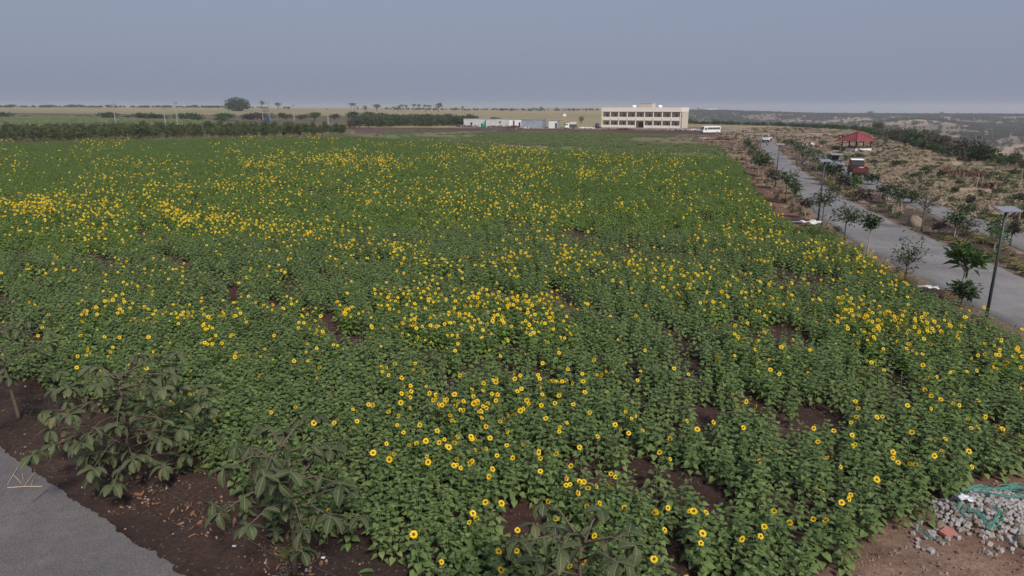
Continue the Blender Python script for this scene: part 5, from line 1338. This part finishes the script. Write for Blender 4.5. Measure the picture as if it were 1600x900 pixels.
pole('pale grey pole behind the dark crop belt', 513.5, 0, 170.5, 'cap', False, Y=330)
pole('small forked pole right of the transformer', 460, 0, 164.5, 'Y', Y=480)
b_ = along(418, 300); z = float(height(np.array([b_.x]), np.array([300.0]))[0]); b_.z = z
t = thing('transformer_stand', 'blue transformer slung between twin poles in the bushes', 'transformer', b_, 0)
Ht = height_at(300, 160) - z; wdt = 5.5 * mpp(b_)
for s_ in (-1, 1): mb = MB(); mb.tube([(s_ * wdt, 0, 0), (s_ * wdt, 0, Ht)], [.16, .12], 8); mb.build('post', M['concrete'], t)
for zf in (.98, .80, .68): mb = MB(); mb.tube([(-wdt * 1.15, 0, Ht * zf), (wdt * 1.15, 0, Ht * zf)], .09, 6); mb.build('crossarm', M['rust'], t)
mb = MB()
for k in range(5): mb.tube([(wdt * (k - 2) / 2.2, 0, Ht * .68), (wdt * (k - 2) / 2.2, 0, Ht * .76)], .1, 6)
mb.build('insulator', M['rust'], t)
zb = height_at(300, 190.5) - z
mb = MB(); mb.box((wdt * .25, 0, zb + .8), (1.7, 1.1, 1.6)); mb.box((wdt * .25, 0, zb + 1.68), (1.4, .8, .16)); mb.build('transformer_body', M['blue'], t)
mb = MB(); mb.box((wdt * .25, -.62, zb + .8), (1.5, .1, 1.2)); mb.build('cooling_fins', M['blue'], t)
mb = MB(); mb.tube([(-wdt, 0, zb - .06), (wdt, 0, zb - .06)], .1, 6); mb.build('support_beam', M['steel'], t)

# ------------------------------------------------------------------ vehicles
def wheel(parent, x, y, r, w=.24):
    """a wheel whose axle lies along y"""
    n = 20; mb = MB()
    prof = [(r * .58, -w / 2), (r * .93, -w / 2), (r, -w * .3), (r, w * .3), (r * .93, w / 2), (r * .58, w / 2)]
    vs = [(rr_ * math.cos(6.2832 * k / n), yy, rr_ * math.sin(6.2832 * k / n)) for rr_, yy in prof for k in range(n)]
    fs = [(i * n + k, i * n + (k + 1) % n, ((i + 1) % 6) * n + (k + 1) % n, ((i + 1) % 6) * n + k) for i in range(6) for k in range(n)]
    mb.add(vs, fs); o = mb.build('wheel', M['black'], parent); o.location = (x, y, r)
    mb = MB(); mb.tube([(0, -w * .4, 0), (0, w * .4, 0)], r * .57, 14); mb.build('rim', M['galv'], o)
    return o
# minibus: x runs back to front
def minibus(lab, p, rz):
    t = thing('minibus', lab, 'bus', p, rz); L, Wd, H = 7.4, 2.15, 2.75
    prof = [(-L / 2, .45), (L / 2 - .1, .45), (L / 2, .9), (L / 2 - .12, 1.35), (L / 2 - .62, 2.55), (L / 2 - .95, H), (-L / 2 + .2, H), (-L / 2, H - .2)]
    mb = MB(); mb.prism(prof, -Wd / 2, Wd / 2); mb.build('body', M['white'], t)
    for s_ in (-1, 1):
        for k in range(5):
            mb = MB(); mb.box((-L / 2 + .75 + k * 1.05, s_ * (Wd / 2 + .005), 1.85), (.97, .04, .78)); mb.build('window', M['glass'], t)
        mb = MB(); mb.box((L / 2 - 1.25, s_ * (Wd / 2 + .005), 1.72), (.85, .04, .8)); mb.build('cab_window', M['glass'], t)
        mb = MB(); mb.box((L / 2 - .03, s_ * .78, .95), (.12, .36, .22)); mb.build('headlight', M['lens'], t)
        mb = MB(); mb.tube([(L / 2 - .5, s_ * (Wd / 2), 1.9), (L / 2 - .3, s_ * (Wd / 2 + .25), 1.8)], .03, 5); mb.box((L / 2 - .3, s_ * (Wd / 2 + .27), 1.65), (.08, .18, .32)); mb.build('mirror', M['black'], t)
        for x in (-L / 2 + 1.5, L / 2 - 1.5): wheel(t, x, s_ * (Wd / 2 - .12), .40)
    mb = MB(); v = [(L / 2 - .15, -.9, 1.42), (L / 2 - .15, .9, 1.42), (L / 2 - .58, .85, 2.46), (L / 2 - .58, -.85, 2.46)]
    v2 = [(x + .05, y, z + .02) for x, y, z in v]
    mb.add(v + v2, [(4, 5, 6, 7), (3, 2, 1, 0), (0, 1, 5, 4), (1, 2, 6, 5), (2, 3, 7, 6), (3, 0, 4, 7)]); mb.build('windscreen', M['glass'], t)
    mb = MB(); mb.box((L / 2 - .02, 0, .6), (.18, Wd - .05, .26)); mb.build('bumper', M['steel'], t)
    mb = MB(); mb.box((-L / 2 - .005, 0, 2.0), (.05, 1.7, .7)); mb.build('rear_window', M['glass'], t)
    return t
minibus('white minibus with a dark window band parked right of the building', at(1109.5, 208.4), R(195))
# white truck with a canopied load
t = thing('tempo_truck', 'white tempo truck with a canopied load parked by the small shed', 'truck', at(891, 201.2), R(200)); 
mb = MB(); mb.prism([(1.0, .55), (2.9, .55), (2.98, 1.1), (2.75, 1.5), (2.45, 2.45), (1.0, 2.5)], -.95, .95); mb.build('cab', M['white'], t)
mb = MB(); mb.box((-.95, 0, .95), (3.8, 2.0, .12)); mb.box((-.95, -.98, 1.35), (3.8, .06, .7)); mb.box((-.95, .98, 1.35), (3.8, .06, .7)); mb.box((-2.83, 0, 1.35), (.06, 1.9, .7)); mb.build('cargo_bed', M['steel'], t)
mb = MB(); mb.prism([(-2.9, 2.3), (.9, 2.3), (.9, 2.9), (-2.4, 3.0)], -1.0, 1.0); mb.build('canopy', M['plastic'], t)
mb = MB()
for x in (-2.7, .7):
    for y in (-.9, .9): mb.tube([(x, y, 1.6), (x, y, 2.35)], .04, 5)
mb.build('canopy_frame', M['steel'], t)
for s_ in (-1, 1):
    mb = MB(); mb.box((2.0, s_ * .955, 1.85), (.9, .04, .6)); mb.build('cab_window', M['glass'], t)
    mb = MB(); mb.box((2.94, s_ * .7, .95), (.1, .3, .2)); mb.build('headlight', M['lens'], t)
    for x in (-1.9, 2.1): wheel(t, x, s_ * .85, .38)
mb = MB(); mb.add([(2.77, -.8, 1.55), (2.77, .8, 1.55), (2.52, .78, 2.35), (2.52, -.78, 2.35), (2.82, -.8, 1.56), (2.82, .8, 1.56), (2.57, .78, 2.37), (2.57, -.78, 2.37)], [(4, 5, 6, 7), (3, 2, 1, 0), (0, 1, 5, 4), (1, 2, 6, 5), (2, 3, 7, 6), (3, 0, 4, 7)]); mb.build('windscreen', M['glass'], t)
# red pickup seen from behind, loaded
def pickup(lab, p, rz, paint, roofm, load=True):
    t = thing('pickup_truck', lab, 'truck', p, rz)
    mb = MB(); mb.prism([(.55, .6), (2.55, .6), (2.6, 1.15), (2.3, 1.35), (1.9, 2.2), (.6, 2.25)], -.85, .85); mb.build('cab', M[paint], t)
    mb = MB(); mb.box((1.22, 0, 2.30), (1.5, 1.6, .12), 0, 0, (.9, .92)); mb.build('cab_roof', M[roofm], t)
    mb = MB(); mb.box((.53, 0, 1.8), (.05, 1.4, .55)); mb.build('rear_window', M['glass'], t)
    for s_ in (-1, 1):
        mb = MB(); mb.box((1.25, s_ * .86, 1.8), (.85, .04, .5)); mb.build('cab_window', M['glass'], t)
        mb = MB(); mb.box((-1.1, s_ * .92, 1.18), (3.1, .07, .55)); mb.build('bed_side', M[paint], t)
        mb = MB(); mb.box((-2.62, s_ * .72, .78), (.06, .25, .14)); mb.build('tail_light', M['red_paint'], t)
        for x in (-1.7, 1.9): wheel(t, x, s_ * .74, .36, .22)
    mb = MB(); mb.box((-1.1, 0, .86), (3.1, 1.78, .1)); mb.build('cargo_bed', M['steel'], t)
    mb = MB(); mb.box((-2.64, 0, 1.15), (.07, 1.9, .6)); mb.build('tailgate', M[paint], t)
    mb = MB(); mb.box((-1.1, 0, .62), (3.2, .9, .3)); mb.box((-2.55, 0, .55), (.12, 1.5, .2)); mb.build('chassis', M['black'], t)
    mb = MB(); mb.add([(2.32, -.72, 1.38), (2.32, .72, 1.38), (1.96, .68, 2.12), (1.96, -.68, 2.12), (2.36, -.72, 1.40), (2.36, .72, 1.40), (2.0, .68, 2.14), (2.0, -.68, 2.14)], [(4, 5, 6, 7), (3, 2, 1, 0), (0, 1, 5, 4), (1, 2, 6, 5), (2, 3, 7, 6), (3, 0, 4, 7)]); mb.build('windscreen', M['glass'], t)
    return t
pk = pickup('red pickup truck with a white cab roof, loaded, on the second road', at(1338, 277), R(73), 'red_paint', 'white')
pk.scale = (1.02, 1.05, 1.05)
def lump(name, mat, sx, sy, sz, seed, loc, rz=0, parent=None):
    rnd = random.Random(seed); n, m_ = 14, 7; vs, fs = [(0, 0, sz)], []
    for i in range(1, m_):
        a = math.pi / 2 * i / (m_ - 1)
        for k in range(n):
            q = 1 + rnd.uniform(-.16, .16); g = 6.2832 * k / n
            vs.append((math.sin(a) * math.cos(g) * sx * q, math.sin(a) * math.sin(g) * sy * q, math.cos(a) * sz * q))
    for k in range(n): fs.append((0, 1 + k, 1 + (k + 1) % n))
    for i in range(m_ - 2):
        for k in range(n): fs.append((1 + i * n + k, 1 + (i + 1) * n + k, 1 + (i + 1) * n + (k + 1) % n, 1 + i * n + (k + 1) % n))
    mb = MB(); mb.add(vs, fs); o = mb.build(name, M[mat], parent, True); o.location = loc; o.rotation_euler.z = rz
    return o
bp = pk.location; d_ = Vector((math.cos(R(73)), math.sin(R(73)), 0))
tag(lump('sack', 'concrete', .55, .45, .45, 5, bp + d_ * -1.4 + Vector((.25, 0, 1.1))), 'pale grey sack lying in the bed of the red pickup', 'sack')
tag(lump('bundle', 'black', .8, .7, .5, 6, bp + d_ * -.5 + Vector((-.2, 0, 1.1))), 'dark bundle in the bed of the red pickup behind its cab', 'bundle')
van = pickup('grey pickup with a red side stripe, half hidden by the median trees', at(1302, 266), R(74), 'galv', 'concrete'); van.scale = (1.02, 1.05, 1.05)
mb = MB(); mb.box((-1.1, 0, 2.42), (3.0, 1.7, .1)); mb.build('canopy', M['galv'], van); mb = MB(); mb.box((-1.1, -.9, 2.3), (3.0, .05, .25)); mb.build('stripe', M['red_paint'], van)
tp_ = pickup('small loaded tempo parked at the far end of the main road', at(1196, 222.5), R(73), 'white', 'galv')
tag(lump('load', 'rust', 1.3, .8, 1.2, 8, tp_.location + Vector((-.3, -1.0, .95)), R(75)), 'reddish load heaped on the small tempo at the road end', 'load')

# ------------------------------------------------------------------ a person at the road end
def person(lab, p, rz, s=1.0):
    joints = {'pelvis': (0, 0, .95, .13), 'belly': (0, 0, 1.10, .125), 'chest': (0, 0, 1.32, .15), 'neck': (0, 0, 1.48, .055), 'head': (0, .015, 1.62, .095), 'crown': (0, .01, 1.70, .075),
              'lh': (-.1, 0, .90, .095), 'lk': (-.11, .02, .50, .062), 'la': (-.12, 0, .09, .045), 'lt': (-.13, .15, .04, .04),
              'rh': (.1, 0, .90, .095), 'rk': (.12, .10, .50, .062), 'ra': (.13, .02, .09, .045), 'rt': (.14, .17, .04, .04),
              'ls': (-.19, 0, 1.40, .062), 'le': (-.24, -.02, 1.14, .045), 'lw': (-.24, .06, .90, .034), 'lf': (-.235, .09, .80, .035),
              'rs': (.19, 0, 1.40, .062), 're': (.25, -.03, 1.14, .045), 'rw': (.25, .06, .90, .034), 'rf': (.245, .09, .80, .035)}
    ed = [('pelvis', 'belly'), ('belly', 'chest'), ('chest', 'neck'), ('neck', 'head'), ('head', 'crown'), ('pelvis', 'lh'), ('lh', 'lk'), ('lk', 'la'), ('la', 'lt'), ('pelvis', 'rh'), ('rh', 'rk'), ('rk', 'ra'), ('ra', 'rt'),
          ('chest', 'ls'), ('ls', 'le'), ('le', 'lw'), ('lw', 'lf'), ('chest', 'rs'), ('rs', 're'), ('re', 'rw'), ('rw', 'rf')]
    names = list(joints)
    def skin(name, keep, grow, mats, parent=None):
        nn = [n for n in names if n in keep]
        me = bpy.data.meshes.new(name)
        me.from_pydata([joints[n][:3] for n in nn], [(nn.index(a), nn.index(b)) for a, b in ed if a in keep and b in keep], [])
        me.materials.append(mats); o = link(name, me, parent)
        sk = o.modifiers.new('skin', 'SKIN'); sk.use_smooth_shade = True
        for i, n in enumerate(nn): me.skin_vertices[0].data[i].radius = (joints[n][3] * grow,) * 2
        me.skin_vertices[0].data[0].use_root = True
        o.modifiers.new('sub', 'SUBSURF').levels = 1; o.modifiers['sub'].render_levels = 2
        return o
    o = skin('person', names, 1.0, M['skin']); o.location = p; o.rotation_euler.z = rz; o.scale = (s,) * 3
    tag(o, lab, 'person')
    skin('shirt', ['belly', 'chest', 'ls', 'le', 'rs', 're', 'pelvis'], 1.18, M['shirt'], o)
    skin('trousers', ['pelvis', 'lh', 'lk', 'la', 'rh', 'rk', 'ra'], 1.17, M['trousers'], o)
    mb = MB(); hb_ = lump('hair', 'hair', .098, .105, .10, 3, (0, 0, 1.655), 0, o)
    return o
person('person in white shirt and dark trousers standing at the far end of the main road', at(1204.3, 222.2), R(160))

# ------------------------------------------------------------------ the pavilion with a red roof
g0 = at(1347, 238.5); gz = math.radians(18); u = mpp(g0)
t = thing('pavilion', 'open pavilion with a red hipped sheet roof on a white plinth', 'pavilion', g0 + Vector((0, 3.0, 0)), gz)
Wg = 60 * u / 2 * .70; zE = height_at(g0.y, 220.5); zA = height_at(g0.y + 3, 206)
mb = MB(); mb.box((0, 0, .45), (Wg * 1.5, Wg * 1.5, 1.0)); mb.build('plinth', M['white'], t)
mb = MB(); mb.box((0, 0, 1.0), (Wg * 1.58, Wg * 1.58, .16)); mb.build('floor', M['rust'], t)
for sx, sy in ((-1, -1), (-1, 0), (-1, 1), (1, -1), (1, 0), (1, 1), (0, -1), (0, 1)):
    if (sx, sy) == (0, -1): continue
    mb = MB(); mb.tube([(sx * Wg * .68, sy * Wg * .68, 1.05), (sx * Wg * .68, sy * Wg * .68, zE + .35)], .12, 8); mb.build('post', M['black'], t)
c4 = [(-Wg, -Wg, zE), (Wg, -Wg, zE), (Wg, Wg, zE), (-Wg, Wg, zE)]
mb = MB(); mb.add(c4 + [(0, 0, zA)] + [(x, y, z - .08) for x, y, z in c4] + [(0, 0, zA - .12)], [(0, 1, 4), (1, 2, 4), (2, 3, 4), (3, 0, 4), (6, 5, 9), (7, 6, 9), (8, 7, 9), (5, 8, 9), (0, 5, 6, 1), (1, 6, 7, 2), (2, 7, 8, 3), (3, 8, 5, 0)])
rf = mb.build('roof', M['red_roof'], t)
mb = MB()
for c_ in c4: mb.tube([Vector(c_) + Vector((0, 0, .03)), (0, 0, zA + .05)], .09, 6)
mb.build('ridge_cap', M['red_paint'], rf)

# ------------------------------------------------------------------ solar street lamps
def lamp(lab, bx_, by_, topy, panel=True, side=1):
    b_ = at(bx_, by_); H = height_at(b_.y, topy)
    t = thing('solar_street_lamp', lab, 'street lamp', b_, 0, 'solar street lamps by the main road')
    mb = MB(); mb.tube([(0, 0, 0), (0, 0, H * .5), (0, 0, H)], [.075, .065, .055], 10); mb.build('pole', M['steel'], t, True)
    mb = MB(); mb.box((0, 0, .02), (.3, .3, .04)); mb.build('base_plate', M['steel'], t)
    mb = MB(); mb.tube([(0, 0, H - .42), (side * .45, .05, H - .05), (side * .95, .1, H + .08)], [.035, .03, .03], 6); mb.build('arm', M['steel'], t)
    hd = MB(); hd.box((side * 1.2, .12, H + .10), (.55, .22, .08)); h_ = hd.build('lamp_head', M['steel'], t)
    hd = MB(); hd.box((side * 1.2, .12, H + .055), (.42, .16, .03)); hd.build('lens', M['lens'], h_)
    if panel:
        pn = MB(); pn.box((0, 0, 0), (.98, .60, .035)); o = pn.build('solar_panel', M['galv'], t); o.location = (0.05, -.02, H + .12); o.rotation_euler = (R(14), 0, R(4))
        pn = MB(); pn.box((0, 0, .02), (.90, .52, .012)); pn.build('cells', M['solar'], o)
        pn = MB(); pn.box((0, .0, -.1), (.12, .12, .2)); pn.build('bracket', M['steel'], o)
lamp('nearest solar street lamp, tall grey pole with tilted panel at the right edge', 1541, 497, 331)
lamp('second solar street lamp, grey pole leaning over a dark young tree', 1278, 346, 253)
lamp('third solar street lamp, thin pole at the left verge beside a small sapling', 1211.5, 291, 227)
lamp('far solar street lamp with a small panel among the upper verge trees', 1186.5, 242, 217)
lamp('farthest solar street lamp, a thin pole near the end of the verge', 1168, 240, 210)

# ------------------------------------------------------------------ the heap of cobbles with green netting, and other small things
pc = at(1578, 806); rnd = random.Random(77)
RXc, RYc, HZc = 1.75, .95, .34
stone_m = []
for k in range(7):
    mb = MB(); s_ = rnd.uniform(.08, .115)
    bm_v = [(x * s_ * .5 * rnd.uniform(.85, 1.1), y * s_ * .5 * rnd.uniform(.8, 1.15), z * s_ * .5 * rnd.uniform(.7, 1.0)) for z in (-1, 1) for y in (-1, 1) for x in (-1, 1)]
    mb.add(bm_v, [(0, 2, 3, 1), (4, 5, 7, 6), (0, 1, 5, 4), (1, 3, 7, 5), (3, 2, 6, 7), (2, 0, 4, 6)])
    me = mb.mesh('cobble', M['stone' if k < 6 else 'stone_tan'])
    import bmesh
    bmx = bmesh.new(); bmx.from_mesh(me); bmesh.ops.bevel(bmx, geom=bmx.edges[:], offset=s_ * .09, segments=1, affect='EDGES'); bmx.to_mesh(me); bmx.free()
    stone_m.append(me)
def heap_z(x, y): return HZc * max(0.0, 1 - (x / RXc) ** 2 - (y / RYc) ** 2) ** .8
cells = []
tries = 0
while len(cells) < 290 and tries < 20000:
    tries += 1
    x, y = rnd.uniform(-1, .3) * RXc, rnd.uniform(-1, 1) * RYc
    if (x / RXc) ** 2 + (y / RYc) ** 2 > 1.05: continue
    if any((x - a) ** 2 + (y - b2) ** 2 < .0058 for a, b2 in cells): continue
    cells.append((x, y))
for x, y in cells:
    o = link('cobble', stone_m[rnd.randrange(7)], None, (pc.x + x, pc.y + y, heap_z(x, y) + rnd.uniform(-.01, .04)), (rnd.gauss(0, .45), rnd.gauss(0, .45), rnd.uniform(0, 6.28)), rnd.uniform(.85, 1.25))
    tag(o, 'grey cobble in the heap under the green netting', 'cobble', 'cobbles in the heap')
heap = MB()                                                  # the earth the cobbles lie on
nh = 40; vs = [(0, 0, HZc - .05)]
for i in range(1, 8):
    for k in range(nh):
        g = 6.2832 * k / nh; q = i / 7 * (1.02 + .05 * math.sin(3 * g)); x, y = math.cos(g) * RXc * q, math.sin(g) * RYc * q
        vs.append((x, y, (heap_z(x, y) if i < 7 else -.12) - .05))
fs = [(0, 1 + k, 1 + (k + 1) % nh) for k in range(nh)] + [(1 + i * nh + k, 1 + (i + 1) * nh + k, 1 + (i + 1) * nh + (k + 1) % nh, 1 + i * nh + (k + 1) % nh) for i in range(6) for k in range(nh)]
heap.add(vs, fs); o = heap.build('mound', M['rock_red'], None, True); o.location = pc; tag(o, kind='structure')
GS = 'loose cobbles on the brown dirt'
for i in range(75):
    g = rnd.uniform(2.6, 5.2); q = 1.0 + abs(rnd.gauss(0, .38))
    x, y = math.cos(g) * RXc * q, math.sin(g) * RYc * q
    if rnd.random() < .3: c_ = at(rnd.gauss(1455, 22), rnd.gauss(838, 14)); x, y = c_.x - pc.x, c_.y - pc.y
    if inside(FIELD, np.array([pc.x + x]), np.array([pc.y + y]))[0]: continue
    o = link('cobble', stone_m[rnd.randrange(7)], None, (pc.x + x, pc.y + y, .0), (rnd.gauss(0, .3), rnd.gauss(0, .3), rnd.uniform(0, 6.28)), rnd.uniform(.6, 1.2))
    tag(o, 'loose grey cobble lying on brown dirt apart from the heap', 'cobble', GS)
def net(lab, ctrl, strands, seed, wid=.1):
    rn = random.Random(seed); mb = MB()
    for s_ in range(strands):
        pts = []; off = Vector((rn.gauss(0, wid), rn.gauss(0, wid), 0)); ph = rn.uniform(0, 6)
        for i in range(len(ctrl) * 4):
            f_ = i / (len(ctrl) * 4 - 1) * (len(ctrl) - 1); k = min(int(f_), len(ctrl) - 2)
            p = Vector(ctrl[k]).lerp(Vector(ctrl[k + 1]), f_ - k) + off * (1 + .6 * math.sin(i * .7 + ph)) + Vector((rn.gauss(0, .015), rn.gauss(0, .015), 0))
            pts.append((p.x, p.y, heap_z(p.x, p.y) + .085 + rn.uniform(0, .025)))
        mb.tube(pts, .007, 4)
    o = mb.build('netting', M['net']); o.location = pc
    tag(o, lab, 'netting', 'strips of green netting')
def rel(x, y): q = at(x, y); return (q.x - pc.x, q.y - pc.y, 0)
net('strip of green netting across the top of the cobble heap', [rel(1502, 771), rel(1530, 768), rel(1560, 772), rel(1590, 764), rel(1625, 776)], 14, 1, .08)
net('strip of green netting hanging over the right of the cobble heap', [rel(1568, 770), rel(1585, 780), rel(1605, 785), rel(1640, 792)], 12, 2, .07)
net('green netting tangled low on the front of the heap', [rel(1508, 812), rel(1525, 818), rel(1545, 835), rel(1560, 822), rel(1550, 815)], 8, 3, .06)
net('green netting strand down the left flank of the heap', [rel(1500, 768), rel(1499, 790), rel(1494, 808), rel(1510, 822)], 5, 4, .035)
net('green netting strand crossing the middle of the cobble heap', [rel(1520, 785), rel(1545, 792), rel(1570, 800), rel(1600, 796)], 5, 6, .05)
net('short green netting scrap on the dirt left of the heap', [rel(1428, 826), rel(1440, 838), rel(1454, 848)], 3, 5, .03)
def sheet(lab, name, cat, mat, p, sx, sy, seed, hz=.12, z0=.02, rz=0):
    n = 12; rn = random.Random(seed); vs = []
    for j in range(n):
        for i in range(n):
            x, y = (i / (n - 1) - .5) * sx, (j / (n - 1) - .5) * sy
            e = 1 + .25 * math.sin(j * 1.3 + seed)
            vs.append((x * e + rn.gauss(0, sx * .02), y + rn.gauss(0, sy * .03), z0 + hz * float(fbm(i * .5, j * .5, 1.4, 3, seed))))
    fs = [(j * n + i, j * n + i + 1, (j + 1) * n + i + 1, (j + 1) * n + i) for j in range(n - 1) for i in range(n - 1)]
    mb = MB(); mb.add(vs, fs); o = mb.build(name, M[mat], None, True); o.location = p; o.rotation_euler.z = rz
    md = o.modifiers.new('thick', 'SOLIDIFY'); md.thickness = .006
    return tag(o, lab, cat)
q = at(1506, 800); sheet('crumpled white plastic bag on the left flank of the cobble heap', 'plastic_bag', 'plastic bag', 'plastic', (q.x, q.y, heap_z(q.x - pc.x, q.y - pc.y) + .07), .32, .24, 5, .16, .01, -.5)
sheet('white rag on the dark soil left of the bright whorled tree', 'rag', 'rag', 'plastic', at(1450, 453), .85, .42, 7, .25, .05, -.3)
lump('soil_mound', 'rock_dark', 1.1, .7, .35, 9, at(1462, 462)); tag(bpy.data.objects['soil_mound'], 'dark soil mound under the white rag by the main road', 'soil mound')
sheet('big crumpled white sack on the red verge beside the second solar lamp', 'sack', 'sack', 'plastic', at(1265, 353), 1.5, .9, 9, .55, .05, .1)
sheet('flat grey sheet lying left of the white sack on the verge', 'metal_sheet', 'sheet', 'galv', at(1242, 349), 1.3, .5, 11, .08, .12, -.1)
o = lump('boulder', 'stone_tan', .66, .6, .78, 15, at(1429, 352), .4); tag(o, 'tan boulder beside the tall wide tree on the median', 'boulder')
o = lump('boulder', 'stone_tan', .5, .42, .42, 16, at(1341, 308.5), .4); tag(o, 'small pale boulder on the median among purple leaves', 'boulder')
o = lump('rock', 'stone_tan', .17, .12, .12, 17, at(1468, 822), .8); tag(o, 'tan rock at the left foot of the cobble heap', 'rock')
o = lump('rock', 'stone_tan', .22, .2, .18, 19, at(1600, 850), .2); tag(o, 'round brown rock at the right edge below the cobbles', 'rock')
mb = MB(); mb.box((0, 0, .04), (.32, .24, .07), .5, 0, (.95, .95)); o = mb.build('brick', M['red_cloth']); o.location = at(1480, 834); o.rotation_euler.x = .2; tag(o, 'faded red brick slab among the loose cobbles', 'brick')
# steel sheets stacked on the grass
q = at(1408, 282)
for k in range(6):
    mb = MB(); mb.box((0, 0, 0), (4.4, .45, .05)); o = mb.build('steel_plank', M['galv']); o.location = (q.x + rnd.uniform(-.3, .3), q.y + (k - 3) * .42, .08 + .05 * (k % 3)); o.rotation_euler.z = R(-8 + rnd.gauss(0, 4))
    tag(o, 'grey steel plank in the stack lying on the dry grass', 'plank', 'stacked steel planks on the grass')
# sticks on the asphalt
for x0, y0, x1, y1, rr_, lab in ((12, 762, 66, 760, .014, 'longest straw coloured stick lying flat on the asphalt'), (12, 757, 28, 730, .011, 'pale stick pointing up-right at the left of the crossed pair'), (20, 742, 33, 755, .009, 'short stick crossing the leftmost pale stick'), (39, 758, 55, 738, .011, 'pale stick slanting right of the crossed pair'), (49, 760, 51, 750, .009, 'short stub stick touching the longest stick'), (52, 784, 75, 765, .007, 'thin dark twig on the asphalt edge'), (36, 750, 35, 740, .008, 'tiny upright stub stick between the slanting ones')):
    a, b_ = at(x0, y0, .02), at(x1, y1, .02); mb = MB(); mb.tube([a - a, (b_ - a) * .5 + Vector((0, .01, .012)), b_ - a], rr_, 6); o = mb.build('stick', M['bark' if 'dark' in lab else 'twig']); o.location = a
    tag(o, lab, 'stick', 'sticks on the asphalt')
def hose(lab, pts, r_=.008):
    P_ = [at(*p, .02) for p in pts]; mb = MB(); mb.tube([p - P_[0] for p in P_], r_, 6); o = mb.build('drip_hose', M['hose']); o.location = P_[0]; tag(o, lab, 'hose', 'drip hoses')
hose('drip hose running straight past the foot of the nearest tree', [(120, 690), (170, 720), (228, 752), (280, 780), (340, 815), (400, 850), (470, 893), (520, 925)])
hose('curved thin hose looping between the two trees', [(246, 735), (262, 752), (280, 763), (310, 775), (350, 805), (420, 845), (500, 890), (560, 915)], .006)
for x_, y_, lab in ((366, 855, 'small white plastic scrap on the dark soil by the nearest tree'), (505, 873, 'curled white plastic scrap right of the nearest trunk')): sheet(lab, 'plastic_scrap', 'plastic scrap', 'plastic', at(x_, y_), .08, .06, x_, .03, .02)
for x_, y_, rz_, lab in ((540, 858, 1.0, 'fallen green leaf flat on the soil right of the nearest tree'), (570, 897, .3, 'fallen pale green leaf at the bottom edge')):
    mb = MB(); mb.leaf(Vector((-.15, 0, .03)), Vector((1, .1, .1)), Vector((0, 0, 1)), .36, .14, .25, 'big'); o = mb.build('fallen_leaf', M['leaf_bright']); o.location = at(x_, y_); o.rotation_euler.z = rz_; tag(o, lab, 'leaf')

# ------------------------------------------------------------------ the hazy air
mb = MB(); mb.box((0, 0, -37), (19000, 19000, 150))
m = bpy.data.materials.new('haze'); m.use_nodes = True; nt = m.node_tree; nt.nodes.remove(nt.nodes['Principled BSDF'])
pv = nt.nodes.new('ShaderNodeVolumePrincipled'); pv.inputs['Color'].default_value = (.80, .84, .92, 1); pv.inputs['Density'].default_value = HAZE_DENSITY; pv.inputs['Anisotropy'].default_value = 0.2
nt.links.new(pv.outputs[0], nt.nodes['Material Output'].inputs['Volume'])
hz = mb.build('haze', m); tag(hz, kind='stuff')
